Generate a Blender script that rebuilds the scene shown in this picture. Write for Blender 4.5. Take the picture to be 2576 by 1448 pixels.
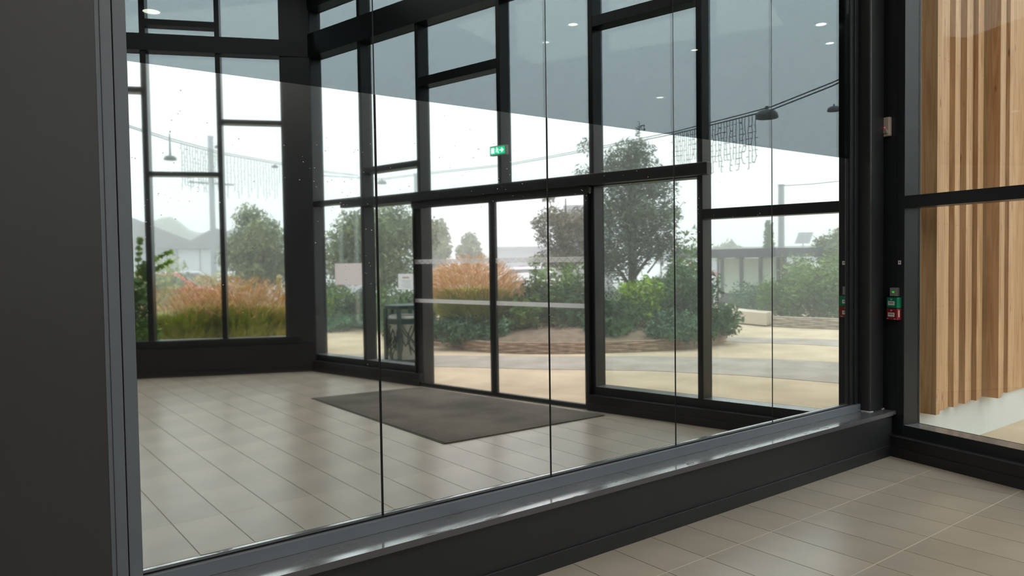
import bpy, math, random
import numpy as np
from mathutils import Vector, Matrix
for o in list(bpy.data.objects): bpy.data.objects.remove(o)
SC = bpy.context.scene
COL = SC.collection
random.seed(7); RNG = np.random.default_rng(7)

# ------------------------------------------------------------------ camera
cam = bpy.data.cameras.new('camera'); camo = bpy.data.objects.new('camera', cam); COL.objects.link(camo)
cam.sensor_width = 36.0; cam.lens = 1899.59 * 36.0 / 2576.0; cam.clip_start = 0.05; cam.clip_end = 400
F = Vector((0.6050412, 0.7954443, -0.0345463)); RT = Vector((0.7955415, -0.6057324, -0.0142122)); UP = Vector((0.0322308, 0.0188841, 0.9993020))
m = Matrix((RT, UP, -F)).transposed().to_4x4(); m.translation = Vector((0, -3.066, 1.55)); camo.matrix_world = m
SC.camera = camo
# ------------------------------------------------------------------ colour management, world, lights
SC.view_settings.view_transform = 'Standard'; SC.view_settings.look = 'None'
SC.cycles.volume_bounces = 3; SC.cycles.max_bounces = 14; SC.cycles.transparent_max_bounces = 24
SC.view_settings.exposure = 0.0; SC.view_settings.gamma = 1.0; SC.view_settings.use_curve_mapping = False
w = bpy.data.worlds.new('overcast_sky'); SC.world = w; w.use_nodes = True
nt = w.node_tree; nt.nodes.clear()
out = nt.nodes.new('ShaderNodeOutputWorld'); bg = nt.nodes.new('ShaderNodeBackground')
tc = nt.nodes.new('ShaderNodeTexCoord'); sp = nt.nodes.new('ShaderNodeSeparateXYZ'); rp = nt.nodes.new('ShaderNodeValToRGB')
rp.color_ramp.elements[0].position = 0.0; rp.color_ramp.elements[0].color = (0.315, 0.335, 0.34, 1)
rp.color_ramp.elements[1].position = 1.0; rp.color_ramp.elements[1].color = (0.97, 1.0, 1.0, 1)
nt.links.new(tc.outputs['Generated'], sp.inputs[0]); nt.links.new(sp.outputs['Z'], rp.inputs[0])
nt.links.new(rp.outputs[0], bg.inputs[0]); bg.inputs[1].default_value = 4.0
nt.links.new(bg.outputs[0], out.inputs[0])
def area(name, loc, size, power, color=(1, 1, 1), rot=(0, 0, 0)):
    l = bpy.data.lights.new(name, 'AREA'); l.shape = 'RECTANGLE'; l.size, l.size_y = size; l.energy = power; l.color = color
    o = bpy.data.objects.new(name, l); COL.objects.link(o); o.location = loc; o.rotation_euler = rot
    return o
area('ceiling_fill_light', (1.2, -4.4, 5.7), (5.0, 5.0), 190, (1.0, 0.93, 0.82))  # unseen area light added as fill to brighten the floor and interior

# ------------------------------------------------------------------ materials
MATS = {}
def mat(name, col, rough=0.5, metal=0.0, spec=0.5, var=0.0, scale=8.0, bump=0.0, bscale=60.0, objvar=0.0, stretch=None, emit=None, col2=None, coat=0.0):
    if name in MATS: return MATS[name]
    m = bpy.data.materials.new(name); m.use_nodes = True; t = m.node_tree; b = t.nodes['Principled BSDF']
    b.inputs['Roughness'].default_value = rough; b.inputs['Metallic'].default_value = metal
    b.inputs['Specular IOR Level'].default_value = spec; b.inputs['Coat Weight'].default_value = coat
    tcn = t.nodes.new('ShaderNodeTexCoord'); mp = t.nodes.new('ShaderNodeMapping'); t.links.new(tcn.outputs['Object'], mp.inputs[0])
    if stretch: mp.inputs['Scale'].default_value = stretch
    src = None
    c1 = (*col, 1); c2 = (*(col2 or [c * (1 - var) for c in col]), 1)
    if var > 0 or col2:
        n = t.nodes.new('ShaderNodeTexNoise'); n.inputs['Scale'].default_value = scale; n.inputs['Detail'].default_value = 5
        t.links.new(mp.outputs[0], n.inputs['Vector'])
        r = t.nodes.new('ShaderNodeValToRGB'); r.color_ramp.elements[0].position = 0.35; r.color_ramp.elements[1].position = 0.65
        r.color_ramp.elements[0].color = c2; r.color_ramp.elements[1].color = c1
        t.links.new(n.outputs['Fac'], r.inputs[0]); src = r.outputs[0]
    if objvar > 0:
        oi = t.nodes.new('ShaderNodeObjectInfo'); hs = t.nodes.new('ShaderNodeHueSaturation')
        mr = t.nodes.new('ShaderNodeMapRange'); mr.inputs[3].default_value = 1 - objvar; mr.inputs[4].default_value = 1 + objvar
        t.links.new(oi.outputs['Random'], mr.inputs[0]); t.links.new(mr.outputs[0], hs.inputs['Value'])
        if src: t.links.new(src, hs.inputs['Color'])
        else: hs.inputs['Color'].default_value = c1
        src = hs.outputs[0]
    if src: t.links.new(src, b.inputs['Base Color'])
    else: b.inputs['Base Color'].default_value = c1
    if bump > 0:
        n2 = t.nodes.new('ShaderNodeTexNoise'); n2.inputs['Scale'].default_value = bscale; n2.inputs['Detail'].default_value = 4
        t.links.new(mp.outputs[0], n2.inputs['Vector']); bp = t.nodes.new('ShaderNodeBump'); bp.inputs['Strength'].default_value = bump
        bp.inputs['Distance'].default_value = 0.01; t.links.new(n2.outputs['Fac'], bp.inputs['Height']); t.links.new(bp.outputs[0], b.inputs['Normal'])
    if emit:
        b.inputs['Emission Color'].default_value = (*emit[0], 1); b.inputs['Emission Strength'].default_value = emit[1]
    MATS[name] = m; return m
def mixglass(name, tint, gloss, fac, rough=0.0, fres=False):
    m = bpy.data.materials.new(name); m.use_nodes = True; t = m.node_tree; t.nodes.clear()
    o = t.nodes.new('ShaderNodeOutputMaterial'); mx = t.nodes.new('ShaderNodeMixShader')
    tr = t.nodes.new('ShaderNodeBsdfTransparent'); tr.inputs[0].default_value = (*tint, 1)
    gl = t.nodes.new('ShaderNodeBsdfGlossy'); gl.inputs['Color'].default_value = (*gloss, 1); gl.inputs['Roughness'].default_value = rough
    if fres:
        fr = t.nodes.new('ShaderNodeFresnel'); fr.inputs[0].default_value = 1.45; t.links.new(fr.outputs[0], mx.inputs[0])
    else: mx.inputs[0].default_value = fac
    t.links.new(tr.outputs[0], mx.inputs[1]); t.links.new(gl.outputs[0], mx.inputs[2]); t.links.new(mx.outputs[0], o.inputs[0])
    MATS[name] = m; return m
FRAME = mat('anthracite_frame', (0.017, 0.020, 0.023), 0.3, 0, 0.4)
FRAMEG = mat('grey_blue_frame', (0.125, 0.142, 0.165), 0.38, 0.0, 0.5, var=0.08, scale=3)
REVEAL = mat('reveal_grey', (0.055, 0.066, 0.075), 0.4, 0, 0.5)
PANEL = mat('dark_panel', (0.032, 0.030, 0.030), 0.35, 0, 0.5, var=0.1, scale=1.2)
PLINTH = mat('plinth_black', (0.016, 0.016, 0.018), 0.5, 0, 0.45, var=0.12, scale=4)
BLACK = mat('gasket_black', (0.006, 0.006, 0.007), 0.5, 0, 0.3)
MIRROR = mat('mirror_film', (0.84, 0.865, 0.86), 0.022, 1.0)
TGLASS = mixglass('upper_plain_glass', (0.62, 0.66, 0.68), (0.80, 0.89, 0.93), 0.19)
CGLASS = mixglass('facade_glass', (0.915, 0.945, 0.94), (0.9, 0.95, 0.95), 0.06, fres=False)
DGLASS = mixglass('door_glass', (0.985, 0.975, 0.98), (0.9, 0.9, 0.95), 0.03)
TILE = mat('floor_tile', (0.40, 0.352, 0.288), 0.29, 0, 0.5, var=0.16, scale=2.2, objvar=0.05, bump=0.04, bscale=14)
GROUT = mat('grout', (0.13, 0.115, 0.095), 0.8)
GROUTW = mat('pale_grout', (0.55, 0.50, 0.42), 0.8)
WHITEM = mat('white_plastic', (0.62, 0.61, 0.58), 0.4)
CEILM = mat('ceiling_paint', (0.22, 0.22, 0.22), 0.9)
WALLM = mat('wall_paint', (0.42, 0.41, 0.39), 0.9)

# ------------------------------------------------------------------ mesh helpers
class MB:
    def __init__(s): s.v = []; s.f = []
    def add(s, vs, fs):
        n = len(s.v); s.v += [tuple(v) for v in vs]; s.f += [tuple(i + n for i in f) for f in fs]; return s
    def box(s, x0, x1, y0, y1, z0, z1):
        return s.add([(x0,y0,z0),(x1,y0,z0),(x1,y1,z0),(x0,y1,z0),(x0,y0,z1),(x1,y0,z1),(x1,y1,z1),(x0,y1,z1)],
                     [(3,2,1,0),(4,5,6,7),(0,1,5,4),(1,2,6,5),(2,3,7,6),(3,0,4,7)])
    def hull8(s, P):
        return s.add(P, [(3,2,1,0),(4,5,6,7),(0,1,5,4),(1,2,6,5),(2,3,7,6),(3,0,4,7)])
    def prism(s, poly, z0, z1):
        poly = list(poly)
        if sum(poly[i][0]*poly[(i+1)%len(poly)][1] - poly[(i+1)%len(poly)][0]*poly[i][1] for i in range(len(poly))) < 0: poly = poly[::-1]
        n = len(poly); vs = [(p[0],p[1],z0) for p in poly] + [(p[0],p[1],z1) for p in poly]
        fs = [tuple(range(n-1,-1,-1)), tuple(range(n, 2*n))] + [(i,(i+1)%n,(i+1)%n+n,i+n) for i in range(n)]
        return s.add(vs, fs)
    def tube(s, pts, r, k=6, cap=True):
        pts = [Vector(p) for p in pts]; n = len(pts); rs = r if isinstance(r, (list, tuple)) else [r]*n
        vs = []
        for i, p in enumerate(pts):
            d = (pts[min(i+1,n-1)] - pts[max(i-1,0)]).normalized()
            a = d.cross(Vector((0,0,1)) if abs(d.z) < 0.9 else Vector((1,0,0))).normalized(); b = d.cross(a)
            for j in range(k):
                t = 2*math.pi*j/k; vs.append(p + (a*math.cos(t) + b*math.sin(t))*rs[i])
        fs = [(i*k+j, i*k+(j+1)%k, (i+1)*k+(j+1)%k, (i+1)*k+j) for i in range(n-1) for j in range(k)]
        if cap: fs += [tuple(range(k-1,-1,-1)), tuple(range((n-1)*k, n*k))]
        return s.add(vs, fs)
    def lathe(s, prof, c=(0,0,0), k=24):
        vs = []
        for r, z in prof:
            for j in range(k):
                t = 2*math.pi*j/k; vs.append((c[0]+r*math.cos(t), c[1]+r*math.sin(t), c[2]+z))
        n = len(prof)
        fs = [(i*k+j, i*k+(j+1)%k, (i+1)*k+(j+1)%k, (i+1)*k+j) for i in range(n-1) for j in range(k)]
        return s.add(vs, fs)
    def mesh(s, name):
        me = bpy.data.meshes.new(name); me.from_pydata(s.v, [], s.f); me.update(); return me
def link(name, me, m, parent=None, smooth=False, bevel=0.0, loc=None):
    o = bpy.data.objects.new(name, me); COL.objects.link(o)
    if m is not None and not me.materials: me.materials.append(m)
    if parent: o.parent = parent
    if loc: o.location = loc
    if smooth: me.polygons.foreach_set('use_smooth', [True]*len(me.polygons))
    if bevel:
        b = o.modifiers.new('bevel', 'BEVEL'); b.width = bevel; b.segments = 2; b.limit_method = 'ANGLE'
    return o
def O(name, mb, m, parent=None, **k): return link(name, mb.mesh(name), m, parent, **k)
def tag(o, label=None, cat=None, group=None, kind=None):
    if label: o['label'] = label
    if cat: o['category'] = cat
    if group: o['group'] = group
    if kind: o['kind'] = kind
    return o
def empty(name, loc=(0,0,0), rz=0):
    o = bpy.data.objects.new(name, None); COL.objects.link(o); o.location = loc; o.rotation_euler = (0,0,rz); o.empty_display_size = 0.1; return o
def struct(o, label=None):
    o['kind'] = 'structure'
    if label: o['label'] = label
    return o

# local frames of the two glazed walls: t along the wall, d outwards
class Wall:
    def __init__(s, o, t, n): s.o = Vector((*o, 0)); s.t = Vector((*t, 0)).normalized(); s.n = Vector((*n, 0)).normalized()
    def P(s, t, d, z): p = s.o + s.t*t + s.n*d; return (p.x, p.y, z)
    def box(s, mb, t0, t1, z0, z1, d0, d1):
        return mb.hull8([s.P(t0,d0,z0), s.P(t1,d0,z0), s.P(t1,d1,z0), s.P(t0,d1,z0), s.P(t0,d0,z1), s.P(t1,d0,z1), s.P(t1,d1,z1), s.P(t0,d1,z1)])
    def part(s, name, m, parent, t0, t1, z0, z1, d0, d1, bevel=0.0):
        return O(name, s.box(MB(), t0, t1, z0, z1, d0, d1), m, parent, bevel=bevel)
A = Wall((5.9872, 0), (-0.21036, -0.97762), (0.97762, -0.21036))
B = Wall((4.379, -7.475), (-0.90996, -0.41469), (0.41469, -0.90996))

# ------------------------------------------------------------------ floor with its tiles
def clip(poly, keep):
    res = []
    for i in range(len(poly)):
        a, b = poly[i], poly[(i+1) % len(poly)]; fa, fb = keep(a), keep(b)
        if fa >= 0: res.append(a)
        if (fa >= 0) != (fb >= 0):
            u = fa/(fa-fb); res.append((a[0]+(b[0]-a[0])*u, a[1]+(b[1]-a[1])*u))
    return res
keepA = lambda p: -((Vector((p[0], p[1], 0)) - A.o).dot(A.n)) + 0.02
keepB = lambda p: -((Vector((p[0], p[1], 0)) - B.o).dot(B.n)) + 0.02
keepM = lambda p: -p[1] + 0.02
floor_poly = [(-4.1, 0.05), (6.05, 0.05), (4.43, -7.5), (-1.45, -10.2), (-4.1, -10.2)]
floor = struct(O('floor', MB().prism(floor_poly, -0.12, -0.002), GROUT))
TW, TL, GP = 0.2935, 0.595, 0.005
full = None; tiles = []
i0 = int((-4.1)/TW) - 1
for i in range(i0, 21):
    for j in range(0, 18):
        x0 = -0.0955 + i*TW; x1 = x0 + TW; y1 = 0.02 - j*TL + 0.0; y0 = y1 - TL
        y1 += 0.0; q = [(x0+GP/2, y0+GP/2), (x1-GP/2, y0+GP/2), (x1-GP/2, y1-GP/2), (x0+GP/2, y1-GP/2)]
        if x1 < -4.1 or y0 < -10.2: 
            continue
        c = q
        for kf in (keepA, keepB, keepM): c = clip(c, kf) if c else c
        if len(c) < 3: continue
        ds = math.hypot((x0+x1)/2, (y0+y1)/2 + 3.0); tiles.append((ds if x0 > -1 else ds + 20, q, c, (x0+x1)/2, (y0+y1)/2))
tiles.sort(key=lambda t: t[0])
rest = MB()
for n_, (ds, q, c, cx, cy) in enumerate(tiles):
    if n_ < 298:
        if len(c) == 4 and all(abs(a[0]-b[0]) + abs(a[1]-b[1]) < 1e-6 for a, b in zip(q, c)):
            if full is None:
                full = MB().prism([(p[0]-cx, p[1]-cy) for p in q], -0.006, 0.0).mesh('tile')
            o = link('tile', full, TILE, floor, loc=(cx, cy, 0))
        else: o = O('tile', MB().prism([(p[0]-cx, p[1]-cy) for p in c], -0.006, 0.0), TILE, floor, loc=(cx, cy, 0))
    else: rest.prism(c, -0.006, 0.0)
tag(O('tile_field', rest, TILE, floor), kind='stuff')

for j in range(1, 17):
    y_ = 0.02 - j*TL; q = [(-4.0, y_-0.003), (6.0, y_-0.003), (6.0, y_+0.003), (-4.0, y_+0.003)]
    for kf in (keepA, keepB): q = clip(q, kf) if q else q
    if len(q) > 2: O('grout_joint', MB().prism(q, -0.004, -0.0003), GROUTW, floor)
# ------------------------------------------------------------------ shell: ceiling, plain walls
struct(O('ceiling', MB().prism([(-4.3, 0.3), (6.4, 0.3), (4.8, -7.7), (-0.5, -10.6), (-4.3, -10.6)], 5.9, 6.1), CEILM))
struct(O('roof', MB().prism([(-4.3, 1.2), (6.2, 1.2), (4.75, -7.8), (-0.5, -10.6), (-4.3, -10.6)], 6.1, 9.0), CEILM))  # unseen mass added above the ceiling to block sky from the cladding sides
wl = struct(O('wall_left', MB().box(-4.3, -4.1, -10.4, 0.3, -0.1, 5.95), WALLM))
wb = struct(O('wall_back', MB().box(-4.2, -0.35, -10.45, -10.2, -0.1, 5.95), WALLM))

# front wall: dark panel left of the mirror
wf = struct(O('wall_front', MB().box(-4.2, 0.470, -0.028, 0.12, 0.0, 5.95), PANEL))
O('corner_trim', MB().box(0.470, 0.486, -0.030, 0.12, 0.0, 5.95), FRAMEG, wf, bevel=0.002)
# wall above/below is the glazed partition
bb = struct(O('baseboard_front', MB().box(0.486, 5.90, -0.190, 0.10, 0.0, 0.318), PLINTH))
O('skirting', MB().box(0.486, 5.86, -0.203, -0.190, 0.0, 0.085), PLINTH, bb, bevel=0.003)
LEDGE = mat('ledge_lacquer', (0.12, 0.123, 0.13), 0.27, 0, 1.0, var=0.1, scale=3, bump=0.0)
LEDGE.node_tree.nodes['Principled BSDF'].inputs['IOR'].default_value = 2.0
def ledge_wear(m):
    t = m.node_tree; b = t.nodes['Principled BSDF']
    tcn = t.nodes.new('ShaderNodeTexCoord'); mp = t.nodes.new('ShaderNodeMapping'); mp.inputs['Scale'].default_value = (1.6, 7.0, 1)
    n = t.nodes.new('ShaderNodeTexNoise'); n.inputs['Scale'].default_value = 3.1; n.inputs['Detail'].default_value = 9; n.inputs['Roughness'].default_value = 0.62
    r = t.nodes.new('ShaderNodeValToRGB'); r.color_ramp.elements[0].position = 0.60; r.color_ramp.elements[1].position = 0.612
    r.color_ramp.elements[0].color = (0.15, 0.15, 0.15, 1); r.color_ramp.elements[1].color = (0.5, 0.5, 0.5, 1)
    t.links.new(tcn.outputs['Object'], mp.inputs[0]); t.links.new(mp.outputs[0], n.inputs['Vector']); t.links.new(n.outputs['Fac'], r.inputs[0])
    t.links.new(r.outputs[0], b.inputs['Roughness'])
    r2 = t.nodes.new('ShaderNodeMapRange'); r2.inputs[1].default_value = 0.60; r2.inputs[2].default_value = 0.612; r2.inputs[3].default_value = 2.9; r2.inputs[4].default_value = 1.35
    t.links.new(n.outputs['Fac'], r2.inputs[0]); t.links.new(r2.outputs[0], b.inputs['IOR'])
ledge_wear(LEDGE)
O('ledge', MB().box(0.486, 3.069, -0.208, 0.0, 0.318, 0.345), LEDGE, bb)
O('ledge', MB().box(3.072, 5.93, -0.208, 0.10, 0.318, 0.345), LEDGE, bb)

O('ledge_nose', MB().box(0.486, 5.875, -0.211, -0.208, 0.316, 0.3455), mat('nose_grey', (0.085,0.082,0.09), 0.4), bb)
# ------------------------------------------------------------------ the mirror partition
mp_ = empty('mirror_partition', (3.1, 0, 0.345)); mp_.location = (0, 0, 0)
tag(mp_, 'wall-long frameless glass partition on a black plinth, mirrored up to head height, reflecting the entrance', 'mirror')
ZB, ZF, ZT = 0.404, 2.304, 5.9
seams = [0.572, 1.576, 2.576, 3.581, 4.594, 5.604]
for a, b in zip(seams[:-1], seams[1:]):
    O('mirror_pane', MB().box(a+0.006, b-0.006, 0.0, 0.012, ZB, ZF), MIRROR, mp_)
    O('clear_pane', MB().box(a+0.003, b-0.003, 0.001, 0.011, ZF+0.0005, ZT), TGLASS, mp_)
for a in seams[1:-1]:
    O('seam', MB().box(a-0.006, a+0.006, 0.002, 0.010, ZB, ZF), BLACK, mp_)
    O('seam', MB().box(a-0.003, a+0.003, 0.002, 0.010, ZF, ZT), BLACK, mp_)
O('bottom_rail', MB().box(0.527, 5.72, -0.034, 0.03, 0.345, 0.402), FRAMEG, mp_, bevel=0.002)
O('gasket', MB().box(0.572, 5.604, -0.014, 0.0, 0.400, 0.409), BLACK, mp_)
O('jamb_profile', MB().box(0.486, 0.5235, -0.034, 0.03, 0.0, ZT), FRAMEG, mp_, bevel=0.002)
O('jamb_profile', MB().box(0.5275, 0.572, -0.030, 0.03, 0.0, ZT), FRAMEG, mp_, bevel=0.002)
O('jamb_profile', MB().box(5.604, 5.650, -0.012, 0.03, 0.345, ZT), FRAME, mp_, bevel=0.002)
O('jamb_profile', MB().box(5.652, 5.700, -0.022, 0.03, 0.345, ZT), FRAMEG if False else FRAME, mp_, bevel=0.002)

sd_ = random.Random(11); s = MB()
for cx_, cz_, sx_, sz_, n_ in [(0.70,1.9,0.10,0.35,60),(1.45,1.9,0.12,0.25,40),(1.50,1.55,0.10,0.12,24),(2.0,2.05,0.5,0.15,50),(2.6,1.9,0.5,0.25,40),(3.6,1.9,0.6,0.25,40),(3.1,1.3,0.9,0.6,30)]:
    for k in range(n_):
        x_ = sd_.gauss(cx_, sx_); z_ = sd_.gauss(cz_, sz_*0.6); r_ = sd_.uniform(0.0006, 0.0016)
        if 0.58 < x_ < 5.5 and 0.45 < z_ < ZF-0.01: s.box(x_-r_*1.6, x_+r_*1.6, -0.0006, 0.0002, z_-r_, z_+r_)
tag(O('film_specks', s, WHITEM, mp_), kind='stuff')
# ------------------------------------------------------------------ square steel column at the corner
col = struct(O('column', MB().box(5.727, 5.935, -0.106, 0.10, 0.345, 5.95), mat('column_paint', (0.022, 0.023, 0.025), 0.33, 0, 0.5), bevel=0.012))
O('sealant', MB().tube([(5.725,-0.02,0.347),(5.722,-0.09,0.348),(5.727,-0.108,0.348),(5.76,-0.110,0.347)], 0.004, 5), WHITEM, col)
O('sealant', MB().tube([(5.90,-0.110,0.347),(5.938,-0.109,0.349),(5.945,-0.09,0.347)], 0.004, 5), WHITEM, col)

# ------------------------------------------------------------------ facade A: fixed glazing + sliding door
GD = 0.165
wa = struct(empty('window_1')); wa.location = (0, 0, 0)
def Apart(name, m, *a, parent=None, bevel=0.0): return A.part(name, m, parent or wa, *a, bevel=bevel)
def mull(t0, t1, z0, z1): return Apart('mullion', FRAME, t0, t1, z0, z1, 0.0, GD+0.02, bevel=0.003)
def trans(t0, t1, z0, z1): return Apart('transom', FRAME, t0, t1, z0, z1, 0.002, GD+0.018, bevel=0.002)
def pane(t0, t1, z0, z1, m=None): return Apart('pane', m or CGLASS, t0, t1, z0, z1, GD-0.012, GD+0.004)
CORN = 7.62
mull(0.204, 0.272, 0.15, 5.9)
mull(1.488, 1.545, 0.15, 5.9); mull(2.700, 2.757, 0.0, 5.9); mull(3.968, 4.024, 2.43, 5.9)
mull(5.325, 5.382, 0.0, 5.9); mull(6.462, 6.528, 0.15, 5.9)
Apart('post_cover', FRAME, -0.35, 0.2035, 0.0, 5.9, 0.0, 0.22)
BZ0, BZ1 = 4.54, 4.87
beam = Apart('beam', FRAME, 0.272, CORN, BZ0, BZ1, -0.03, GD+0.03)
Apart('beam', FRAME, 0.272, CORN, 5.22, 5.9, -0.03, GD+0.03)
for a, b in ((0.272,1.488),(1.545,2.700),(5.382,6.462),(6.528,CORN)):
    Apart('sill_rail', FRAME, a, b, 0.155, 0.240, 0.0, GD+0.02, bevel=0.002)
    Apart('sill_face', mat('sill_grey', (0.13,0.135,0.14), 0.22, 0, 0.8), a, b, 0.240, 0.2415, 0.001, GD-0.01)
def column_of(a, b, cuts):   # panes between transoms; cuts = list of (z0, z1) transoms
    z = 0.240
    for c0, c1 in cuts:
        pane(a, b, z, c0); trans(a, b, c0, c1); z = c1
    pane(a, b, z, BZ0); pane(a, b, BZ1, 5.22)
column_of(0.272, 1.488, [(1.922, 2.014)])
column_of(1.545, 2.700, [(2.315, 2.44), (3.945, 4.052)])
column_of(5.382, 6.462, [(2.32, 2.44), (2.775, 2.85)])
column_of(6.528, CORN, [(2.40, 2.468)])
# above the door
for a, b, cuts in ((2.757, 3.968, []), (4.024, 5.325, [(3.76, 3.87)])):
    z = 2.44
    for c0, c1 in cuts: pane(a, b, z, c0); trans(a, b, c0, c1); z = c1
    pane(a, b, z, BZ0); pane(a, b, BZ1, 5.22)
trans(2.757, 5.325, 2.27, 2.44)
Apart('door_jamb', FRAME, 5.383, 5.445, 0.0, 2.325, 0.0, GD, bevel=0.002)
# plinth below the fixed parts
ba = struct(A.part('baseboard_right', PLINTH, None, -0.3, 2.757, -0.02, 0.155, -0.075, GD))
A.part('skirting', PLINTH, ba, -0.3, 2.755, 0.0, 0.072, -0.088, -0.075, bevel=0.002)
A.part('capping', PLINTH, ba, -0.3, 2.757, 0.150, 0.158, -0.078, 0.0)
bc = struct(A.part('baseboard_right', PLINTH, None, 5.330, 7.75, -0.02, 0.155, -0.075, GD))
A.part('skirting', PLINTH, bc, 5.332, 7.75, 0.0, 0.072, -0.088, -0.075, bevel=0.002)

# sliding door
dr = struct(empty('door_1'))
def Dp(name, m, *a, bevel=0.0): return A.part(name, m, dr, *a, bevel=bevel)
Dp('header_box', FRAME, 1.395, 6.85, 2.325, 2.437, -0.10, 0.0, bevel=0.004)
Dp('header_profile', FRAME, 2.72, 5.44, 2.252, 2.325, -0.06, 0.0, bevel=0.002)
for a, b in ((2.745, 4.083), (4.086, 5.435)):
    lf = Dp('leaf_pane', DGLASS, a+0.01, b-0.01, 0.03, 2.26, -0.034, -0.022)
    s0 = 0.055 if a < 3 else 0.045; s1 = 0.045 if a < 3 else 0.018
    A.part('stile', FRAME, lf, a, a+s0, 0.012, 2.262, -0.05, -0.008, bevel=0.002)
    A.part('stile', FRAME, lf, b-s1, b, 0.012, 2.262, -0.05, -0.008, bevel=0.002)
    A.part('rail', FRAME, lf, a+s0, b-s1, 0.010, 0.048, -0.05, -0.008)
    A.part('rail', FRAME, lf, a+s0, b-s1, 2.235, 2.262, -0.05, -0.008)
Dp('threshold', mat('threshold_metal', (0.08,0.08,0.08), 0.4, 0.6), 2.757, 5.325, -0.01, 0.010, -0.07, GD)
# manifestation bands
def bandmat(name, kind):
    m = bpy.data.materials.new(name); m.use_nodes = True; t = m.node_tree; t.nodes.clear()
    o = t.nodes.new('ShaderNodeOutputMaterial'); mx = t.nodes.new('ShaderNodeMixShader'); tr = t.nodes.new('ShaderNodeBsdfTransparent')
    df = t.nodes.new('ShaderNodeBsdfDiffuse'); df.inputs[0].default_value = (0.75,0.75,0.76,1)
    tl = t.nodes.new('ShaderNodeBsdfTranslucent'); tl.inputs[0].default_value = (0.8,0.8,0.82,1); ad = t.nodes.new('ShaderNodeMixShader')
    t.links.new(df.outputs[0], ad.inputs[1]); t.links.new(tl.outputs[0], ad.inputs[2])
    tcn = t.nodes.new('ShaderNodeTexCoord'); sx = t.nodes.new('ShaderNodeSeparateXYZ'); t.links.new(tcn.outputs['Object'], sx.inputs[0])
    mth = lambda op, a=None, b=None, v=None: _m(t, op, a, b, v)
    if kind == 'zig':
        u = mth('MULTIPLY', sx.outputs['Y'], None, 1/0.10); fr = mth('FRACT', u); pp = mth('PINGPONG', fr, None, 0.5)
        zz = mth('MULTIPLY', sx.outputs['Z'], None, 1/0.055); ff = mth('FRACT', zz)
        d = mth('SUBTRACT', mth('MULTIPLY', pp, None, 1.6), ff); ab = mth('ABSOLUTE', d); lt = mth('LESS_THAN', ab, None, 0.09)
        fac = mth('SUBTRACT', None, mth('MULTIPLY', lt, None, 0.3), None, ); fac.node.inputs[0].default_value = 0.40
    else:
        vo = t.nodes.new('ShaderNodeTexChecker'); vo.inputs['Scale'].default_value = 110
        t.links.new(tcn.outputs['Object'], vo.inputs[0]); mr = t.nodes.new('ShaderNodeMapRange'); mr.inputs[3].default_value = 0.32; mr.inputs[4].default_value = 0.55
        t.links.new(vo.outputs['Fac'], mr.inputs[0]); fac = mr.outputs[0]
    t.links.new(fac, mx.inputs[0]); t.links.new(tr.outputs[0], mx.inputs[1]); t.links.new(ad.outputs[0], mx.inputs[2]); t.links.new(mx.outputs[0], o.inputs[0])
    return m
def _m(t, op, a=None, b=None, v=None):
    n = t.nodes.new('ShaderNodeMath'); n.operation = op
    if a is not None: t.links.new(a, n.inputs[0])
    if b is not None: t.links.new(b, n.inputs[1])
    if v is not None: n.inputs[1].default_value = v
    return n.outputs[0]
BZ = bandmat('frosted_zigzag', 'zig'); BD = bandmat('frosted_dots', 'dots')
for nm, a, b in (('leaf', 2.80, 4.038), ('leaf', 4.131, 5.417)):
    Dp('frosted_band', BZ, a, b, 1.54, 1.595, -0.0375, -0.0345)
    Dp('frosted_band', BD, a, b, 1.055, 1.103, -0.0375, -0.0345)

# ------------------------------------------------------------------ facade B
wB = struct(empty('window_2'))
def Bp(name, m, *a, bevel=0.0): return B.part(name, m, wB, *a, bevel=bevel)
SB = 6.45
bm_ = [(1.213, 1.280), (2.182, 2.260), (3.30, 3.37), (4.30, 4.37), (5.40, 5.47)]
for a, b in bm_: Bp('mullion', FRAME, a, b, 0.39, 5.9, 0.0, GD+0.02, bevel=0.003)
Bp('beam', FRAME, 0.0, SB, 4.545, 4.775, -0.03, GD+0.03); Bp('beam', FRAME, 0.0, SB, 5.70, 5.9, -0.03, GD+0.03)
Bp('sill_rail', FRAME, 0.2, SB, 0.40, 0.512, -0.02, GD+0.02, bevel=0.002)
cols = [(0.41, 1.213, [(3.567, 3.627)]), (1.280, 2.182, [(2.820, 2.880)]), (2.260, 3.30, [(3.972, 4.045)]), (3.37, 4.30, [(2.5, 2.57)]), (4.37, 5.40, []), (5.47, 6.45, [])]
for a, b, cuts in cols:
    z = 0.512
    for c0, c1 in cuts:
        Bp('pane', CGLASS, a, b, z, c0, GD-0.012, GD+0.004); Bp('transom', FRAME, a, b, c0, c1, 0.002, GD+0.018); z = c1
    Bp('pane', CGLASS, a, b, z, 4.545, GD-0.012, GD+0.004)
Bp('transom', FRAME, 1.280, 2.182, 4.90, 4.985, 0.002, GD+0.018)
for a, b, _ in cols: Bp('pane', CGLASS, a, b, 4.775, 5.70, GD-0.012, GD+0.004)
bbk = struct(B.part('baseboard_back', PLINTH, None, 0.0, SB, -0.02, 0.40, -0.075, GD))
B.part('skirting', PLINTH, bbk, 0.02, SB, 0.0, 0.072, -0.088, -0.075)
# corner post between A and B
cp = [A.P(CORN, 0, 0)[:2], A.P(CORN, 0.2, 0)[:2], B.P(-0.05, 0.2, 0)[:2], B.P(0.41, 0.2, 0)[:2], B.P(0.41, 0, 0)[:2], B.P(0.10, -0.02, 0)[:2]]
struct(O('column', MB().prism(cp, 0.0, 5.9), mat('corner_post_paint', (0.025, 0.028, 0.033), 0.35), bevel=0.006))

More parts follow.
